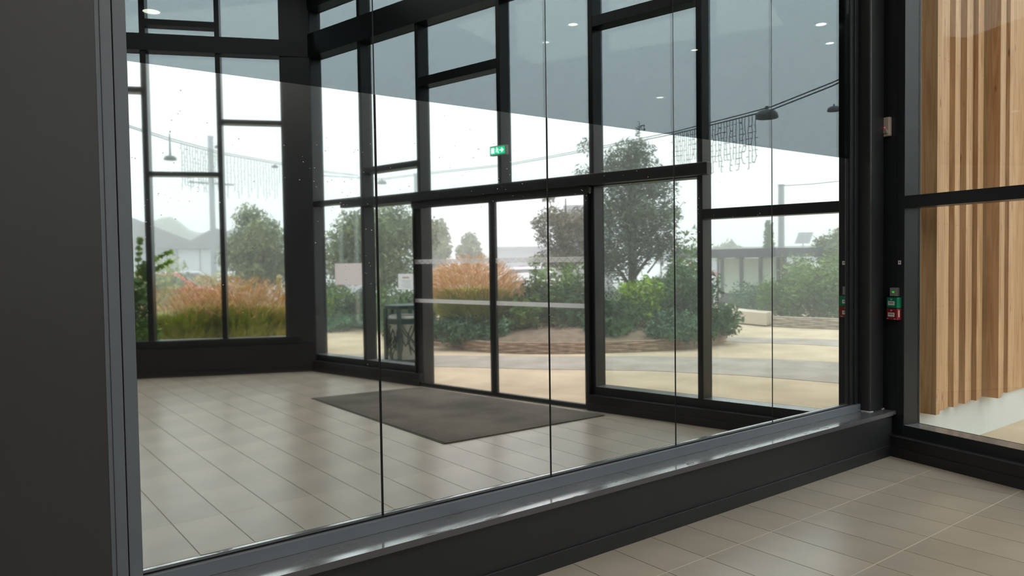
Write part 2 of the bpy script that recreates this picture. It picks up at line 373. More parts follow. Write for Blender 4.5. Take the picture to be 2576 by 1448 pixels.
# ------------------------------------------------------------------ entrance mat
MATF = mat('mat_rubber', (0.060, 0.053, 0.047), 0.9, var=0.25, scale=2.5); MATR = mat('mat_ribs', (0.20, 0.18, 0.155), 0.85, 0, 0.3, var=0.45, scale=1.4)
mc = [(3.40, -5.28), (3.40, -2.40), (5.27, -2.36), (4.735, -5.10)]
em = O('entrance_mat', MB().prism(mc, 0.0005, 0.006), MATF)
tag(em, 'large dark grey ribbed entrance mat on the tiles inside the sliding door', 'mat')
rb = MB(); x = 3.42
keepR = lambda p: ((mc[2][0]-mc[3][0])*(p[1]-mc[3][1]) - (mc[2][1]-mc[3][1])*(p[0]-mc[3][0])) * 1.0
keepT = lambda p: -2.39 + 0.0214*(p[0]-3.4) - p[1]
keepU = lambda p: p[1] - (-5.27 + 0.1348*(p[0]-3.4))
while x < 5.26:
    q = [(x, -5.3), (x+0.019, -5.3), (x+0.019, -2.3), (x, -2.3)]
    for kf in (keepR, keepT, keepU): q = clip(q, kf) if q else q
    if len(q) > 2: rb.prism(q, 0.006, 0.012)
    x += 0.029
tag(O('ribs', rb, MATR, em), kind='stuff')

# ------------------------------------------------------------------ small fittings at the corner
def onA(t, d, z): return A.P(t, d, z)
def abox(name, m, t0, t1, z0, z1, d0, d1, parent=None, bevel=0.0):
    return A.part(name, m, parent, t0, t1, z0, z1, d0, d1, bevel=bevel)
def glyph(mb, t0, t1, z0, z1, d): return A.box(mb, t0, t1, z0, z1, d-0.0006, d)
def callpoint(nm, m, z0, z1, label, white_bar):
    o = abox(nm, m, 0.158, 0.250, z0, z1, -0.052, 0.0, bevel=0.003); tag(o, label, 'call point')
    zc = (z0+z1)/2
    lb = abox('label_window', mat('label_white', (0.66,0.66,0.62), 0.4), 0.172, 0.228, zc-0.020, zc+0.012, -0.0535, -0.052, o)
    g = MB()
    for k in (-1, 0, 1): glyph(g, 0.196+k*0.014, 0.203+k*0.014, zc-0.004, zc+0.003, -0.0536)
    for k in range(3): glyph(g, 0.180, 0.220, zc+0.006-k*0.0115*0.9-0.001*k, zc+0.0068-k*0.0115*0.9-0.001*k, -0.0536)
    O('label_print', g, BLACK, o)
    g = MB(); glyph(g, 0.198, 0.204, z1-0.020, z1-0.010, -0.0530); glyph(g, 0.192, 0.197, z1-0.018, z1-0.013, -0.0530); glyph(g, 0.205, 0.212, z1-0.014, z1-0.011, -0.0530)
    O('symbol', g, WHITEM, o)
    if white_bar:
        g = MB(); A.box(g, 0.250, 0.2506, z0+0.022, z1-0.012, -0.036, -0.024); O('side_label', g, WHITEM, o)
        g = MB(); glyph(g, 0.222, 0.240, z0+0.006, z0+0.010, -0.0530); glyph(g, 0.160, 0.176, z0+0.007, z0+0.010, -0.0530); tag(O('maker_print', g, WHITEM, o), kind='stuff')
    return o
callpoint('call_point', mat('green_plastic', (0.0, 0.17, 0.085), 0.3, 0, 0.5), 1.150, 1.232, 'green emergency door release call point on the black post, above the red one', False)
callpoint('call_point', mat('red_plastic', (0.22, 0.012, 0.018), 0.3, 0, 0.5), 1.058, 1.146, 'red fire alarm call point on the black post, directly below the green one', True)
rd = abox('door_reader', mat('reader_grey', (0.14,0.14,0.14), 0.4), 0.172, 0.232, 1.240, 1.308, -0.035, 0.0, bevel=0.002)
tag(rd, 'small grey square door reader with a green light above the call points', 'reader')
O('status_light', glyph(MB(), 0.194, 0.212, 1.268, 1.280, -0.0353), mat('green_led', (0.0,0.3,0.02), 0.4, emit=((0.02,0.8,0.05),0.6)), rd)
O('front_plate', A.box(MB(), 0.176, 0.228, 1.245, 1.304, -0.0350-0.0004, -0.035), mat('reader_face', (0.23,0.23,0.22), 0.4), rd)
st = abox('sticker', WHITEM, 0.218, 0.244, 1.487, 1.518, -0.0008, 0.0)
tag(st, 'tiny white square sticker on the black post above the grey door reader', 'sticker')
O('print', glyph(MB(), 0.226, 0.235, 1.500, 1.508, -0.0009), BLACK, st)
se = abox('motion_sensor', mat('sensor_plastic', (0.50,0.44,0.39), 0.4), 0.086, 0.160, 2.488, 2.635, -0.035, 0.0, bevel=0.006)
tag(se, 'beige rectangular motion sensor with a red light high on the black post', 'sensor')
sl = MB(); 
P0 = [A.P(0.123 + 0.030*math.cos(a), -0.0355, 2.508 + 0.045*max(0, math.sin(a))) for a in [math.pi*k/10 for k in range(11)]]
P1 = [A.P(0.123 + 0.026*math.cos(a), -0.044, 2.510 + 0.038*max(0, math.sin(a))) for a in [math.pi*k/10 for k in range(11)]]
sl.add(P0+P1, [(i, i+1, i+12, i+11) for i in range(10)] + [tuple(range(11, 22))])
O('lens', sl, mat('sensor_lens', (0.32,0.29,0.27), 0.3), se)
O('status_light', glyph(MB(), 0.119, 0.127, 2.553, 2.559, -0.0355), mat('red_led', (0.5,0.01,0.02), 0.4, emit=((1,0.05,0.12),1.5)), se)

# exit sign hanging on the mullion over the door
EX = struct(empty('tmp')) ; bpy.data.objects.remove(EX)
ex = abox('exit_sign', mat('exit_housing', (0.20,0.26,0.22), 0.4), 3.850, 4.090, 2.760, 2.868, -0.055, -0.003, bevel=0.004)
tag(ex, 'green lit emergency exit sign with white figure, fixed on the mullion above the door', 'exit sign')
fc = A.part('lit_face', mat('exit_green', (0.0,0.30,0.12), 0.4, emit=((0.0,0.62,0.30),0.9)), ex, 3.862, 4.078, 2.772, 2.856, -0.0565, -0.055)
WL = mat('exit_white', (0.7,0.9,0.8), 0.4, emit=((0.65,1.0,0.85),1.3))
g = MB()
def gx(t0, t1, z0, z1): A.box(g, t0, t1, z0, z1, -0.0573, -0.0565)
gx(4.02, 4.066, 2.785, 2.845)                                   # door leaf
for k in range(8): gx(3.880+k*0.004, 3.884+k*0.004, 2.812-k*0.0035, 2.818+k*0.0035)   # arrow head
gx(3.912, 3.940, 2.810, 2.820)
gx(3.975, 3.987, 2.838, 2.850); gx(3.968, 3.985, 2.812, 2.836); gx(3.955, 3.970, 2.822, 2.828); gx(3.985, 3.998, 2.818, 2.824)
gx(3.960, 3.972, 2.788, 2.814); gx(3.982, 3.999, 2.796, 2.806); gx(3.948, 3.962, 2.784, 2.790)
O('pictogram', g, WL, ex)

# papers and notice stuck on the fixed glass
def thin(name, d, tr):
    m = bpy.data.materials.new(name); m.use_nodes = True; t = m.node_tree; t.nodes.clear()
    o = t.nodes.new('ShaderNodeOutputMaterial'); a = t.nodes.new('ShaderNodeBsdfTranslucent'); a.inputs[0].default_value = (*tr, 1); b = t.nodes.new('ShaderNodeBsdfDiffuse'); b.inputs[0].default_value = (*d, 1)
    x = t.nodes.new('ShaderNodeMixShader'); x.inputs[0].default_value = 0.25; t.links.new(a.outputs[0], x.inputs[1]); t.links.new(b.outputs[0], x.inputs[2]); t.links.new(x.outputs[0], o.inputs[0]); return m
PAPER = thin('paper', (0.6,0.56,0.56), (0.90,0.84,0.85)); PAPW = thin('paper_white', (0.7,0.7,0.71), (0.92,0.92,0.94))
PG = GD - 0.0125
p1 = A.part('poster', PAPER, None, 6.54, 7.34, 1.255, 1.562, PG-0.001, PG); tag(p1, 'wide blank greyish back of a poster taped to the glass left of the bin', 'poster')
p2 = A.part('notice', PAPW, None, 5.66, 5.955, 1.205, 1.412, PG-0.001, PG); tag(p2, 'white notice with a faint red heading on the glass above the bin', 'notice')
g = MB()
for k in range(9): A.box(g, 5.74+k*0.015, 5.75+k*0.015, 1.352, 1.374, PG-0.0016, PG-0.001)
O('heading', g, mat('faded_red', (0.55, 0.25, 0.26), 0.7), p2)
g = MB()
for k in range(6): A.box(g, 5.71, 5.90-0.02*(k%3), 1.322-k*0.018, 1.326-k*0.018, PG-0.0016, PG-0.001)
tag(O('text_lines', g, mat('faded_grey', (0.42,0.43,0.46), 0.7), p2), kind='stuff')
FILM = mixglass('white_film', (0.8,0.8,0.8), (0.5,0.5,0.5), 0.0)
VINYL = thin('white_vinyl', (0.6,0.62,0.6), (0.62,0.66,0.62))
g = MB()
t0, t1, z0, z1 = 2.555, 2.705, 1.236, 1.432
nt_ = tag(O('door_notice', A.box(A.box(A.box(A.box(MB(), t0+0.03, t0+0.034, z0, z1, PG-0.001, PG), t1+0.018, t1+0.022, z0, z1, PG-0.001, PG), t0+0.03, t1+0.022, z0, z0+0.004, PG-0.001, PG), t0+0.03, t1+0.022, z1-0.004, z1, PG-0.001, PG), VINYL),
      'outlined white lettering panel on the glass right of the sliding door, above two round symbols', 'notice')
g = MB()
for (dz, wd) in ((0.013,0.085),(0.048,0.066),(0.078,0.070),(0.112,0.092),(0.146,0.02),(0.180,0.096)):
    c = 2.656; h = 0.010 if wd > 0.03 else 0.008
    n = max(1, int(wd/0.011))
    for k in range(n): A.box(g, c-wd/2+k*wd/n, c-wd/2+(k+0.82)*wd/n, z1-dz-h, z1-dz, PG-0.001, PG)
tag(O('text_lines', g, VINYL, nt_), kind='stuff')
nt_.location = Vector(A.P(-0.085, 0, 0)) - A.o
def ring(mb, tc_, zc_, r0, r1, n=28):
    vs = [];
    for k in range(n):
        a = 2*math.pi*k/n
        for r in (r0, r1):
            for d in (PG-0.001, PG): vs.append(A.P(tc_+r*math.cos(a), d, zc_+r*math.sin(a)))
    fs = []
    for k in range(n):
        b = 4*k; c = 4*((k+1) % n)
        fs += [(b, c, c+2, b+2), (b+1, b+3, c+3, c+1), (b, b+1, c+1, c), (b+2, c+2, c+3, b+3)]
    return mb.add(vs, fs)
def bar(mb, ta, za, tb, zb, wd):
    dx, dz = tb-ta, zb-za; L = math.hypot(dx, dz); nx, nz = -dz/L*wd/2, dx/L*wd/2
    q = [(ta+nx, za+nz), (ta-nx, za-nz), (tb-nx, zb-nz), (tb+nx, zb+nz)]
    mb.add([A.P(a, PG-0.001, b) for a, b in q] + [A.P(a, PG, b) for a, b in q], [(0,1,2,3),(7,6,5,4),(0,4,5,1),(1,5,6,2),(2,6,7,3),(3,7,4,0)])
for k, (tc_, lab) in enumerate(((2.532, 'round white prohibition symbol with a dog, right one of the pair beside the door'), (2.632, 'round white prohibition symbol with a roller skate, left one of the pair beside the door'))):
    s = MB(); ring(s, tc_, 1.178, 0.040, 0.047); bar(s, tc_+0.030, 1.178+0.030, tc_-0.030, 1.178-0.030, 0.008)
    o = tag(O('prohibition_symbol', s, VINYL), lab, 'symbol', 'round symbols beside the door')
    s = MB()
    if k == 0:
        bar(s, tc_+0.020, 1.180, tc_-0.014, 1.186, 0.014); bar(s, tc_+0.017, 1.182, tc_+0.020, 1.155, 0.007); bar(s, tc_-0.010, 1.186, tc_-0.012, 1.158, 0.007); bar(s, tc_-0.012, 1.188, tc_-0.026, 1.204, 0.010)
    else:
        bar(s, tc_-0.018, 1.192, tc_+0.010, 1.176, 0.009); bar(s, tc_+0.004, 1.180, tc_+0.022, 1.160, 0.009); bar(s, tc_-0.004, 1.172, tc_-0.016, 1.158, 0.006)
    O('icon', s, VINYL, o)

# ------------------------------------------------------------------ room behind the plain glass with its downlights
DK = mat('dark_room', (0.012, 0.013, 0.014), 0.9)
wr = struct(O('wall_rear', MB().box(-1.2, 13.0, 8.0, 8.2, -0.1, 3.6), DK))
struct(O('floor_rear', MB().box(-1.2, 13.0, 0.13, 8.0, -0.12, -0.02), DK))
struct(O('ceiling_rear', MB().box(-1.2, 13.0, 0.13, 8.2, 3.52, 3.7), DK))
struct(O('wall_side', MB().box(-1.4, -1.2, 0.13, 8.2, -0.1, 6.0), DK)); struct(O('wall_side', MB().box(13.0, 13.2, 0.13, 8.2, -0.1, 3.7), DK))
struct(O('wall_rear', MB().box(-1.2, 6.3, 0.9, 1.0, 3.7, 6.05), DK))
LED = mat('downlight_glow', (0.8,0.9,0.85), 0.4, emit=((0.80,1.0,0.93), 6.0)); LEDW = mat('downlight_glow_warm', (0.9,0.85,0.7), 0.4, emit=((1.0,0.95,0.70), 2.6))
dl = [((6.01, 0.47), 0.075, LED, 'brightest oval downlight seen through the plain glass, near the right post'),
      ((6.60, 0.73), 0.06, LED, 'half hidden downlight seen through the glass against the right post'),
      ((7.05, 3.18), 0.075, LEDW, 'oval downlight seen through the glass above the tall feathery tree'),
      ((4.30, 1.70), 0.05, LEDW, 'small downlight beside the second glass joint'),
      ((4.29, 1.70+0.55), 0.07, LEDW, 'faint downlight high between two mullions, near the second glass joint'),
      ((1.38, 3.29), 0.11, LEDW, 'downlight at the top left behind the glass beside the slim mullion'),
      ((5.74, 1.59), 0.05, LEDW, 'faint downlight behind the glass left of the mullion beside the door header end')]
dl[4] = ((4.28, 1.67-0.0), 0.07, LEDW, dl[4][3]); dl[3] = ((4.42, 2.19), 0.05, LEDW, dl[3][3])
for (x, y), r, m_, lab in dl:
    r *= 0.62
    e = empty('downlight', (x, y, 3.52)); tag(e, lab, 'ceiling light', 'downlights behind the plain glass')
    O('trim_ring', MB().lathe([(r*0.92, 0.0), (r*0.92, -0.004), (r*1.15, -0.006), (r*1.2, 0.0)], k=24), WHITEM, e)
    s = MB(); s.add([(r*0.92*math.cos(2*math.pi*k/20), r*0.92*math.sin(2*math.pi*k/20), -0.003) for k in range(20)], [tuple(range(19, -1, -1))]); O('lamp_face', s, m_, e)

# ------------------------------------------------------------------ outdoors: ground
GZ = -0.05
GRAV = mat('beige_gravel', (0.60, 0.48, 0.34), 0.95, 0, 0.2, var=0.22, scale=1.3, bump=0.6, bscale=45)
GRAVG = mat('grey_gravel', (0.42, 0.37, 0.32), 0.95, 0, 0.2, var=0.25, scale=2.0, bump=0.6, bscale=45)
gp = [(6.17, 0.3), (6.17, -0.0), (4.55, -7.70), (-1.4, -10.4), (-4.2, -10.4), (-60, -10.4), (-60, -120), (140, -120), (140, 0.3)]
struct(O('ground', MB().prism(gp, -0.5, GZ), GRAV))
def strip(name, pts, w0, m, z):   # curved band lying on the ground
    s = MB(); L = []; R_ = []
    for i, p in enumerate(pts):
        a = Vector(pts[max(i-1,0)]); b = Vector(pts[min(i+1, len(pts)-1)]); d = (b-a).normalized(); n = Vector((-d.y, d.x)); ww = w0[i] if isinstance(w0, list) else w0
        L.append(Vector(p)+n*ww/2); R_.append(Vector(p)-n*ww/2)
    for i in range(len(pts)-1):
        s.prism([tuple(L[i]), tuple(R_[i]), tuple(R_[i+1]), tuple(L[i+1])], z-0.01, z)
    return O(name, s, m)
struct(strip('path', [(5.0,-9.3),(6.45,-7.5),(7.6,-6.1),(8.8,-4.9),(9.6,-3.6),(10.1,-2.2),(10.4,-0.6)], [1.2,1.3,1.5,1.7,1.9,2.1,2.2], GRAVG, GZ+0.006))
struct(strip('path', [(11.6,-7.4),(12.4,-6.3),(13.2,-4.9),(13.6,-3.5),(13.8,-2.0)], [0.8,0.9,1.1,1.2,1.2], GRAVG, GZ+0.006))
ASPH = mat('wet_asphalt', (0.20, 0.19, 0.20), 0.35, 0, 0.6, var=0.2, scale=0.5)
struct(O('road', MB().prism([(-20, -24.5), (9, -20.5), (19, -14.5), (60, -9), (120, -9), (120, -110), (-55, -110), (-55, -24.5)], GZ-0.01, GZ+0.008), ASPH))

# haze filling the outdoor air (thin fog)
hz = bpy.data.materials.new('fog'); hz.use_nodes = True; t = hz.node_tree; t.nodes.clear()
oo = t.nodes.new('ShaderNodeOutputMaterial'); vs_ = t.nodes.new('ShaderNodeVolumeScatter'); vs_.inputs['Color'].default_value = (0.985, 0.995, 1.0, 1)
vs_.inputs['Density'].default_value = 0.0155; vs_.inputs['Anisotropy'].default_value = 0.1; t.links.new(vs_.outputs[0], oo.inputs['Volume'])
fp = [(6.6, -0.6), (4.95, -8.1), (-0.5, -11.0), (-40, -11.0), (-40, -118), (130, -118), (130, -0.6)]
fog = O('fog', MB().prism(fp[::-1], GZ+0.02, 11.0), hz); fog['kind'] = 'stuff'; fog['label'] = 'thin grey mist filling the outdoor air'

# ------------------------------------------------------------------ timber cladding on the return wall
CON = mat('pale_render', (0.72, 0.74, 0.71), 0.8, var=0.06, scale=1.5)
tw = struct(O('wall_timber', MB().box(6.14, 12.0, -0.262, 0.12, GZ-0.2, 6.2), CON))
def woodmat(name, c, c2):
    m = bpy.data.materials.new(name); m.use_nodes = True; t = m.node_tree; b = t.nodes['Principled BSDF']; b.inputs['Roughness'].default_value = 0.6; b.inputs['Specular IOR Level'].default_value = 0.25
    tcn = t.nodes.new('ShaderNodeTexCoord'); oi = t.nodes.new('ShaderNodeObjectInfo'); mp = t.nodes.new('ShaderNodeMapping'); mp.inputs['Scale'].default_value = (14, 14, 0.8)
    cx = t.nodes.new('ShaderNodeCombineXYZ'); mm = _m(t, 'MULTIPLY', oi.outputs['Random'], None, 37.0)
    t.links.new(mm, cx.inputs[0]); t.links.new(mm, cx.inputs[2]); t.links.new(cx.outputs[0], mp.inputs['Location']); t.links.new(tcn.outputs['Object'], mp.inputs[0])
    n = t.nodes.new('ShaderNodeTexNoise'); n.inputs['Scale'].default_value = 1.6; n.inputs['Detail'].default_value = 6; n.inputs['Distortion'].default_value = 1.2
    t.links.new(mp.outputs[0], n.inputs['Vector']); r = t.nodes.new('ShaderNodeValToRGB')
    r.color_ramp.elements[0].position = 0.3; r.color_ramp.elements[0].color = (*c2, 1); r.color_ramp.elements[1].position = 0.6; r.color_ramp.elements[1].color = (*c, 1)
    t.links.new(n.outputs['Fac'], r.inputs[0])
    # knots
    mp2 = t.nodes.new('ShaderNodeMapping'); mp2.inputs['Scale'].default_value = (9, 9, 2.6); t.links.new(cx.outputs[0], mp2.inputs['Location']); t.links.new(tcn.outputs['Object'], mp2.inputs[0])
    v = t.nodes.new('ShaderNodeTexVoronoi'); v.inputs['Scale'].default_value = 1.0; t.links.new(mp2.outputs[0], v.inputs['Vector'])
    kr = t.nodes.new('ShaderNodeValToRGB'); kr.color_ramp.elements[0].position = 0.05; kr.color_ramp.elements[0].color = (0.42,0.30,0.22,1); kr.color_ramp.elements[1].position = 0.13; kr.color_ramp.elements[1].color = (1,1,1,1)
    t.links.new(v.outputs['Distance'], kr.inputs[0]); mx = t.nodes.new('ShaderNodeMixRGB'); mx.blend_type = 'MULTIPLY'; mx.inputs[0].default_value = 0.8
    t.links.new(r.outputs[0], mx.inputs[1]); t.links.new(kr.outputs[0], mx.inputs[2]); hs = t.nodes.new('ShaderNodeHueSaturation')
    mr = t.nodes.new('ShaderNodeMapRange'); mr.inputs[3].default_value = 0.88; mr.inputs[4].default_value = 1.1; t.links.new(oi.outputs['Random'], mr.inputs[0]); t.links.new(mr.outputs[0], hs.inputs['Value'])
    t.links.new(mx.outputs[0], hs.inputs['Color']); t.links.new(hs.outputs[0], b.inputs['Base Color']); return m
WOOD = woodmat('larch_boards', (0.60, 0.37, 0.20), (0.42, 0.22, 0.095))
SCREW = mat('screw_heads', (0.10, 0.08, 0.06), 0.5)
fins = [(6.08,6.150,-0.290,0.30),(6.204,6.269,-0.385,0.30),(6.269,6.400,-0.365,0.315),(6.400,6.509,-0.345,0.315),(6.637,6.699,-0.335,0.30),(6.699,6.770,-0.32,0.30),
        (6.853,6.906,-0.335,0.30),(6.906,7.010,-0.315,0.30),(7.010,7.072,-0.300,0.30),(7.077,7.120,-0.335,0.30),(7.120,7.283,-0.30,0.30),
        (7.330,7.400,-0.412,0.30),(7.400,7.634,-0.345,0.30),(7.741,7.780,-0.340,0.30),(7.780,7.901,-0.322,0.285),(7.901,8.40,-0.285,0.27),(8.40,8.47,-0.40,0.30),(8.47,8.7,-0.33,0.3),(8.85,8.92,-0.36,0.3),(8.92,9.2,-0.30,0.3),(9.3,9.37,-0.41,0.3),(9.37,9.8,-0.32,0.3)]
for x0, x1, y, zb in fins:
    o = O('board', MB().box(x0, x1-0.002, y, -0.262, zb, 6.1), WOOD, tw, bevel=0.002)
    s = MB()
    for zz in (0.5, 1.15, 1.8, 2.45, 3.1, 3.75):
        for xx in ((x0+x1)/2,) if x1-x0 < 0.09 else (x0+0.025, x1-0.027): s.tube([(xx, y-0.0008, zz), (xx, y+0.001, zz)], 0.004, 6)
    tag(O('screws', s, SCREW, o), kind='stuff')

# ------------------------------------------------------------------ plants
def leafmat(name, c, c2, rough=0.6, scale=1.5):
    return mat(name, c, rough, 0, 0.25, col2=c2, scale=scale)
G_OLIVE = leafmat('olive_leaf', (0.239,0.274,0.130), (0.101,0.131,0.071)); G_DARK = leafmat('dark_leaf', (0.058,0.156,0.036), (0.019,0.061,0.021))
G_MID = leafmat('mid_leaf', (0.161,0.284,0.043), (0.062,0.126,0.025)); G_LIME = leafmat('lime_leaf', (0.342,0.535,0.004), (0.132,0.255,0.014))
G_BLUE = leafmat('bluegreen_leaf', (0.123,0.243,0.136), (0.050,0.123,0.068)); G_FEATH = leafmat('feather_leaf', (0.123,0.158,0.096), (0.052,0.074,0.052))
G_BRWN = leafmat('brown_twig_leaf', (0.228,0.175,0.105), (0.123,0.096,0.061)); BARK = mat('bark', (0.075,0.06,0.05), 0.85, var=0.3, scale=12)
G_GRASS = leafmat('grass_blade', (0.503,0.494,0.091), (0.256,0.326,0.037), scale=20); PLUME = leafmat('orange_plume', (0.72,0.43,0.22), (0.56,0.34,0.15), scale=9); PAMP = leafmat('pampas_plume', (0.750,0.750,0.490), (0.750,0.578,0.315))
SOIL = mat('mulch', (0.24,0.18,0.125), 0.95, var=0.4, scale=6, bump=0.8, bscale=30)
def quads(name, C_, U, V, m, parent=None):
    n = len(C_); vs = np.empty((n, 4, 3)); vs[:,0] = C_ - U; vs[:,1] = C_ - V*0.5 + U*0.1; vs[:,2] = C_ + U; vs[:,3] = C_ + V*0.5 + U*0.1
    me = bpy.data.meshes.new(name); me.vertices.add(4*n); me.vertices.foreach_set('co', vs.reshape(-1))
    me.loops.add(4*n); me.polygons.add(n); me.loops.foreach_set('vertex_index', np.arange(4*n)); me.polygons.foreach_set('loop_start', np.arange(0, 4*n, 4)); me.polygons.foreach_set('loop_total', np.full(n, 4))
    me.update(calc_edges=True); return link(name, me, m, parent)
def unit(n):
    v = RNG.normal(size=(n, 3)); return v/np.linalg.norm(v, axis=1)[:, None]
def foliage(blobs, n, size, m, parent, name='foliage', el=2.2, power=0.45):
    b = np.array(blobs, float); vol = (b[:,3]*b[:,4]*b[:,5])**0.75; k = RNG.choice(len(b), n, p=vol/vol.sum())
    d = unit(n)*(RNG.random(n)**power)[:, None]; c = b[k,:3] + d*b[k,3:6]
    c += RNG.normal(size=(n,3))*0.25*b[k,3:6].mean(axis=1)[:,None]*0.25
    u = unit(n); v = np.cross(u, unit(n)); s = size*(0.6+0.8*RNG.random(n)); c[:,2] = np.maximum(c[:,2], GZ+0.03)
    return quads(name, c, u*(s*el/2)[:,None], v*s[:,None], m, parent)
def shrub(label, pos, rx, rz, n, size, m, name='shrub', group=None, z0=None, ry=None, blobs=7, cat='shrub', stem=True, el=2.2):
    z0 = GZ+0.12 if z0 is None else z0; ry = ry or rx*0.8
    e = empty(name, (pos[0], pos[1], z0)); tag(e, label, cat, group)
    bl = [(0, 0, rz*0.45, rx*0.62, ry*0.62, rz*0.48)]
    for k in range(blobs):
        a = 2*math.pi*k/blobs + random.random(); q = 0.35+0.3*random.random()
        bl.append((rx*0.6*math.cos(a), ry*0.6*math.sin(a), rz*(0.25+0.45*random.random()), rx*q, ry*q, rz*q*0.8))
    foliage(bl, n, size, m, e, el=el)
    if stem:
        s = MB()
        for k in range(5):
            a = 2*math.pi*k/5; s.tube([(0.02*math.cos(a), 0.02*math.sin(a), 0), (rx*0.2*math.cos(a), ry*0.2*math.sin(a), rz*0.35), (rx*0.5*math.cos(a), ry*0.5*math.sin(a), rz*0.7)], [0.014, 0.010, 0.004], 5)
        O('stem', s, BARK, e)
    return e
def tree(label, pos, base, blobs, n, size, m, trunk_r=0.06, name='tree', group=None, el=2.2, wisps=0, power=0.5):
    e = empty(name, (pos[0], pos[1], base)); tag(e, label, 'tree', group)
    bl = [(b[0], b[1], b[2]-base, b[3], b[4], b[5]) for b in blobs]
    foliage(bl, n, size, m, e, el=el, power=power)
    top = max(b[2] for b in bl); s = MB(); s.tube([(0,0,0), (0.03,0.02,top*0.35), (-0.02,0.02,top*0.7), (0.0,0.0,top)], [trunk_r, trunk_r*0.8, trunk_r*0.5, trunk_r*0.2], 8)
    O('trunk', s, BARK, e); s = MB()
    for b in bl:
        h = max(0.2, b[2]*0.55); s.tube([(0,0,h), (b[0]*0.5, b[1]*0.5, (h+b[2])/2+0.05), (b[0], b[1], b[2])], [trunk_r*0.45, trunk_r*0.3, trunk_r*0.12], 5)
    for k in range(wisps):
        b = bl[k % len(bl)]; u = unit(1)[0]; u[2] = abs(u[2]) + 0.3; p = np.array(b[:3]); q = p + u*np.array(b[3:6])*1.25
        s.tube([tuple(p), tuple((p+q)/2+unit(1)[0]*0.05), tuple(q)], [0.012, 0.008, 0.004], 4)
    O('branches', s, BARK, e)
    return e
def cblobs(c, rx, rz, k, jit=0.55, ry=None):
    ry = ry or rx; r = [(c[0], c[1], c[2], rx*0.6, ry*0.6, rz*0.65)]
    for i in range(k):
        u = unit(1)[0]; r.append((c[0]+u[0]*rx*jit, c[1]+u[1]*ry*jit, c[2]+u[2]*rz*jit, rx*(0.28+0.2*random.random()), ry*(0.28+0.2*random.random()), rz*(0.24+0.18*random.random())))
    return [(b[0], b[1], b[2], b[3], b[4], b[5]) for b in r]
def rel(bl, pos): return [(b[0]-pos[0], b[1]-pos[1], b[2], b[3], b[4], b[5]) for b in bl]
def blades(n, r, h, lean, wd, m, parent, name, zoff=0.0, h0=0.0, curve=0.35):
    a = RNG.random(n)*2*np.pi; rr = r*np.sqrt(RNG.random(n)); b = np.stack([rr*np.cos(a), rr*np.sin(a), np.full(n, zoff)], 1)
    a2 = a + RNG.normal(size=n)*0.7; hh = h*(0.55+0.45*RNG.random(n)); ln = lean*(0.15+0.6*RNG.random(n)); dr = np.stack([np.cos(a2), np.sin(a2), np.zeros(n)], 1)
    sd = np.stack([-np.sin(a2), np.cos(a2), np.zeros(n)], 1)*wd
    pts = []
    for u in (0.0, 0.45, 0.8, 1.0):
        u2 = h0 + (1-h0)*u; pts.append(b + dr*(ln*u2**1.8)[:,None] + np.array([0,0,1])*(hh*(u2 - curve*u2**3))[:,None])
    ws = (1.0, 0.85, 0.6, 0.12); vs = np.empty((n, 8, 3))
    for i in range(4): vs[:,2*i] = pts[i]-sd*ws[i]; vs[:,2*i+1] = pts[i]+sd*ws[i]
    f = np.array([[0,1,3,2],[2,3,5,4],[4,5,7,6]]); idx = (np.arange(n)[:,None,None]*8 + f[None]).reshape(-1)
    me = bpy.data.meshes.new(name); me.vertices.add(8*n); me.vertices.foreach_set('co', vs.reshape(-1)); me.loops.add(12*n); me.polygons.add(3*n)
    me.loops.foreach_set('vertex_index', idx); me.polygons.foreach_set('loop_start', np.arange(0, 12*n, 4)); me.polygons.foreach_set('loop_total', np.full(3*n, 4)); me.update(calc_edges=True)
    return link(name, me, m, parent)
def grass(label, pos, r, h, lean, n, plume=0.5, z0=None, gm=None, pm=None, group=None, name='ornamental_grass'):
    e = empty(name, (pos[0], pos[1], GZ+0.1 if z0 is None else z0)); tag(e, label, 'grass', group)
    blades(n, r, h, lean, 0.008, gm or G_GRASS, e, 'blades')
    if plume:
        k = int(n*plume*0.9); a = RNG.random(k)*2*np.pi; sr = r+lean*0.45; ln = sr*(0.1+0.9*np.sqrt(RNG.random(k))); z = h*(0.98 - 0.30*(ln/sr)**2)*(0.72+0.34*RNG.random(k))
        c = np.stack([ln*np.cos(a), ln*np.sin(a), z], 1); u = np.stack([np.cos(a)*0.7, np.sin(a)*0.7, np.full(k, 0.75)], 1) + 0.35*RNG.normal(size=(k,3)); u /= np.linalg.norm(u, axis=1)[:,None]; v = np.cross(u, unit(k))
        quads('plumes', c, u*(0.05+0.06*RNG.random(k))[:,None], v*0.016, pm or PLUME, e)
    return e

